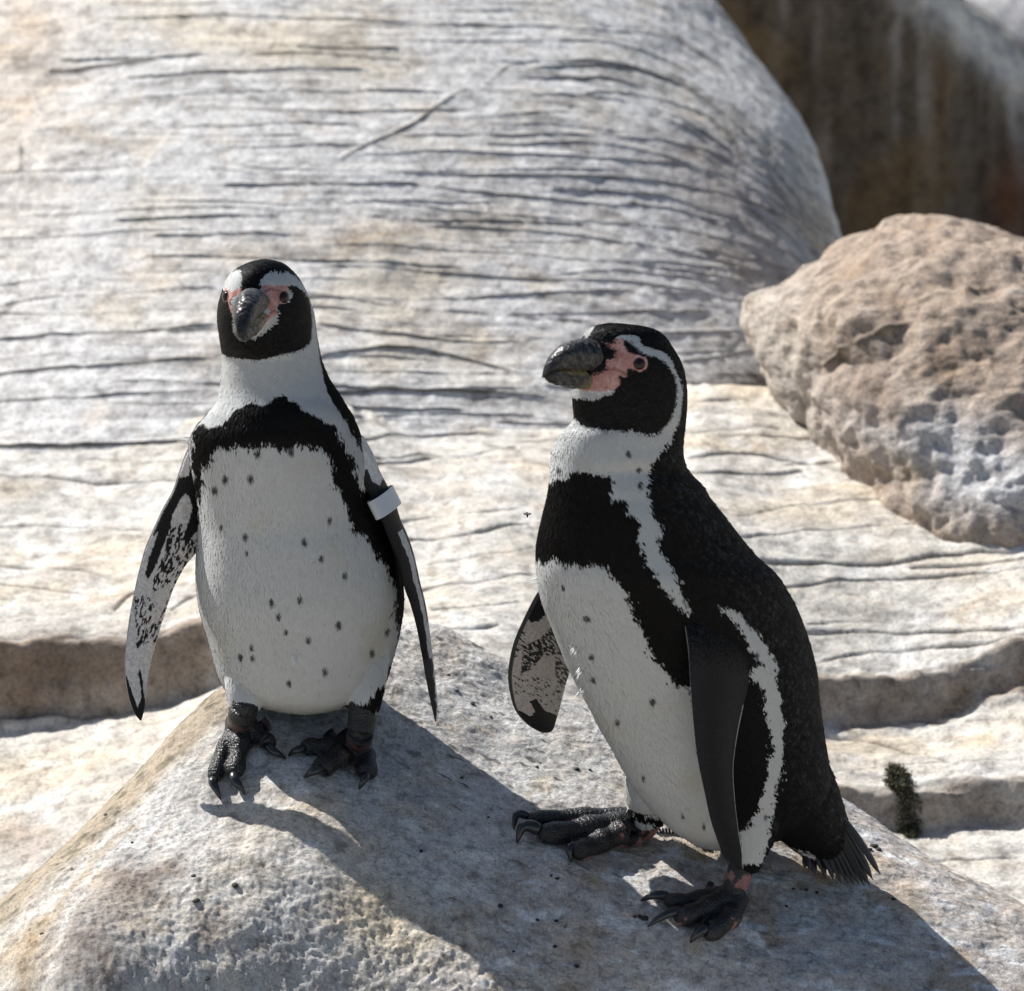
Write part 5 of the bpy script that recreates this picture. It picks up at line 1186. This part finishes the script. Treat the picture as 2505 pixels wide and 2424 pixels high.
    # feet
    foot(bird, [((Z2([(900, 320), (700, 300), (480, 300), (260, 312)]), [22, 19, 16, 15]), (Z2([(200, 300), (105, 300), (80, 390)]), 8)),
                ((Z2([(900, 360), (720, 360), (520, 400), (350, 420)]), [25, 22, 21, 19]), (Z2([(290, 400), (150, 400), (105, 490)]), 12)),
                ((Z2([(880, 420), (760, 460), (650, 510), (560, 540)]), [24, 22, 20, 18]), (Z2([(540, 520), (490, 560), (505, 630)]), 9))],
         [(0, 1, .9), (1, 2, .95)], [np.append(P(1592, 1992, -.046), 38 * MM), np.append(on_rock(1575, 2030, 26 * MM)[0], 28 * MM), np.append(on_rock(1535, 2022, 26 * MM)[0], 26 * MM)], [(1565, 2050, 18, 1.0), (1520, 2060, 14, .9), (1505, 2066, 9, .8)], B2, .95, 3)
    foot(bird, [((Z2([(1640, 880), (1520, 890), (1400, 905), (1270, 920)]), [20, 17, 15, 15]), (Z2([(1230, 890), (1130, 900), (1015, 918)]), 9)),
                ((Z2([(1660, 900), (1560, 940), (1450, 990), (1340, 1030)]), [23, 21, 19, 18]), (Z2([(1330, 1000), (1210, 1040), (1070, 1105)]), 10)),
                ((Z2([(1710, 900), (1690, 1000), (1620, 1080), (1530, 1140)]), [24, 22, 20, 18]), (Z2([(1510, 1130), (1450, 1170), (1380, 1230)]), 10))],
         [(0, 1, .9), (1, 2, .97)], [np.append(P(1818, 2098, -.136), 31 * MM), np.append(P(1808, 2140, -.140), 32 * MM), np.append(P(1796, 2172, -.146), 30 * MM), np.append(on_rock(1788, 2200, 22 * MM)[0], 28 * MM)], [(1740, 2160, 10, 1.6), (1732, 2175, 8, 1.2), (1728, 2190, 5, .8)], B2, .95, 4)
    # tail fan and the tuft behind the far leg
    ra, rb = [], []
    for k in range(17):
        s = k / 16; ra.append(P(2062 - 95 * s, 2000 + 80 * s, -.062 - .012 * s) + rng.normal(0, .001, 3))
        rb.append(P(2153 - 178 * s + rng.uniform(-7, 7), [2141, 2150, 2162, 2160, 2168, 2166, 2160, 2168, 2158, 2150, 2152, 2140, 2146, 2134, 2138, 2126, 2124][k] + rng.uniform(-5, 5), -.078 - .012 * s))
    quills("tail_feather", ra, rb, [rng.uniform(.0045, .0065) for _ in ra], bird, B2, MAT_QUILL)
    for k in range(7):
        x = Z2([(1130 + 24 * k, 380)])[0]; y = Z2([(1150 + 22 * k + rng.uniform(-8, 8), 490 + 40 * math.sin(k * .5) + rng.uniform(-10, 15))])[0]
        quills("thigh_feather", [P(x[0], x[1], -.03)], [P(y[0], y[1], -.028)], [.0022], bird, B2, MAT_QUILL)
    for px, py in C4([(400, 445), (425, 545), (432, 640)]): tuft("loose_feather", px, py, bvh, .012, 22, bird, B2, MAT_DOWN)
    for px, py in C4([(225, 130), (240, 260)]): tuft("loose_feather", px, py, bvh, .009, 14, bird, B2, MAT_DOWN, (-.8, 0, -.5))
    return bird
build_side_bird()

# ================================================================== SMALL THINGS
Y_OFF = 0.0
def pebble_mesh(seed, r):
    v, f = blob(np.zeros(3), (r, r * .8, r * .6), 14, 9)
    v = v * (1 + .45 * fbm(v / r * 1.3 + seed * 7, 3, 900 + seed))[:, None]
    return mesh_np("grit", v, f)
MAT_GRIT, _nt, _b = new_mat("dark_grit"); _b.inputs["Roughness"].default_value = .8
_n = nd(_nt, "ShaderNodeTexNoise", Scale=300.0, Detail=4.0); _nt.links.new(ramp(_nt, _n.outputs["Fac"], [(.3, (.008, .008, .008)), (.7, (.045, .042, .036))]), _b.inputs["Base Color"])
def build_grit():
    meshes = [pebble_mesh(k, .0042) for k in range(4)]
    for m in meshes: m.materials.append(MAT_GRIT)
    C8 = crop(1255, 1200, 1250 / 1937); CL = crop(0, 1900, 700 / 1960); CR = crop(1100, 1900, 700 / 1960); C7 = crop(0, 1200, 1250 / 1937)
    spots = [(C8, 1366, 1352, 1.6), (C8, 1385, 1362, 1.2), (C8, 1352, 1362, .9), (C8, 1150, 1526, .9), (C8, 1112, 1516, .8), (C8, 1062, 1512, .7), (C8, 240, 1058, 1.1), (C8, 500, 1622, 1.2), (C8, 462, 1616, .7), (C8, 1442, 1550, .8), (C8, 90, 1048, .7), (C8, 290, 1060, .6), (C8, 720, 1352, 1.1), (C8, 745, 1362, .9), (C8, 690, 1345, .8), (C8, 1838, 1498, .7), (C8, 1036, 1578, .7),
             (CL, 1345, 855, 1.3), (CL, 1610, 745, 1.3), (CL, 1325, 685, .9), (CL, 730, 265, .9), (CL, 905, 452, .6), (CL, 690, 215, 1.0), (CL, 1420, 1385, 1.0), (CL, 290, 1080, .8), (CR, 345, 890, 1.1), (CR, 1335, 975, 1.4), (CR, 1300, 960, .9), (CR, 730, 990, .8), (CR, 600, 985, .7), (CR, 720, 1165, .9), (CR, 870, 1300, 1.0), (CR, 435, 1200, .6), (CR, 735, 700, .8), (CR, 695, 682, .7),
             (C7, 1650, 830, .7), (C7, 1790, 810, 1.0), (C7, 1730, 760, .8), (C7, 1860, 860, .8), (C7, 1700, 700, .7), (C7, 1595, 1370, .9), (C7, 1750, 1090, .7), (C7, 1850, 1240, .7)]
    for k, (f, x, y, s) in enumerate(spots):
        px, py = f([(x, y)])[0]; p, n = rock_hit(px, py)
        o = bpy.data.objects.new("grit", meshes[k % 4]); COL.objects.link(o); o.location = p + n * .0008 * s; o.scale = (s * .85, s * .85, s * .7); o.rotation_euler = (0, 0, k * 1.7)
        where = ("beside the tail and behind the heels of the sideways penguin" if px > 1760 and py < 2240 else "just in front of the sideways penguin's near toes" if px > 1500 and py > 2180 else "under the sideways penguin's belly" if px > 1600 else
                 "on the sunlit slope below the facing penguin's feet" if px < 760 else "on the sunny crest between the two penguins" if py < 1960 and px < 1420 else "in the shade across the middle of the front boulder")
        tag(o, "tiny dark crumb of grit " + where, "grit", "grit " + where)
build_grit()

def build_fly():
    b = P(1290, 1263, -.05)
    fly = bpy.data.objects.new("fly", None); COL.objects.link(fly); fly.location = b; tag(fly, "tiny dark fly hovering in front of the sideways penguin's chest", "fly")
    v, f = merge([blob(np.array([0, 0, .001]), (.0011, .0011, .0028), 12, 9), blob(np.array([-.0004, 0, .0046]), (.001, .001, .001), 10, 7)])
    link("body", mesh_np("body", v, f), MAT_GRIT, fly)
    m, nt, bb = new_mat("fly_wing"); bb.inputs["Base Color"].default_value = (.2, .2, .2, 1); bb.inputs["Alpha"].default_value = .6
    for s in (-1, 1):
        w = np.array([[0, 0, .003], [s * .002, .0005, .0045], [s * .0048, .001, .0035], [s * .004, .001, .0015], [s * .0012, .0004, .001]])
        v = np.concatenate([w, w + [0, .0002, 0]]); F = [np.array([[0, 1, 2], [0, 2, 3], [0, 3, 4], [5, 7, 6], [5, 8, 7], [5, 9, 8]])]
        link("wing", mesh_np("wing", v, F, False), m, fly)
build_fly()

def build_moss():
    """small clump of dark moss hanging over the lower ledge"""
    q = proj(LEDGE_V); line = np.array([(1712, 1478), (1722, 1500), (1738, 1535), (1736, 1560), (1742, 1590)], float) * S
    d, t = seg_dist(q, line); pts = LEDGE_V[d < 16 + 12 * np.sin(t * 9) ** 2]
    n = 5000; p = pts[rng.integers(0, len(pts), n)] + rng.normal(0, .003, (n, 3)); p = p + np.array([0, -1, .6]) * rng.uniform(0, .004, (n, 1))
    d1 = rng.normal(0, 1, (n, 3)); d1 /= np.linalg.norm(d1, axis=1, keepdims=True); d2 = np.cross(d1, rng.normal(0, 1, (n, 3))); d2 /= np.linalg.norm(d2, axis=1, keepdims=True)
    V = np.stack([p, p + d1 * .0020 + d2 * .0014, p + d1 * .0036, p + d1 * .0020 - d2 * .0014], 1).reshape(-1, 3)
    me = mesh_np("moss", V, np.arange(4 * n).reshape(-1, 4)); set_col(me, np.repeat(np.array([.062, .06, .03]) * rng.uniform(.4, 1.5, (n, 1)), 4, axis=0))
    m, nt, b = new_mat("dark_moss"); nt.links.new(nd(nt, "ShaderNodeAttribute", attribute_name="Col").outputs["Color"], b.inputs["Base Color"]); b.inputs["Roughness"].default_value = .9
    tag(link("moss", me, m), "dark olive moss clinging to the edge of the lower ledge, right of the tail", "moss", kind="stuff")
build_moss()
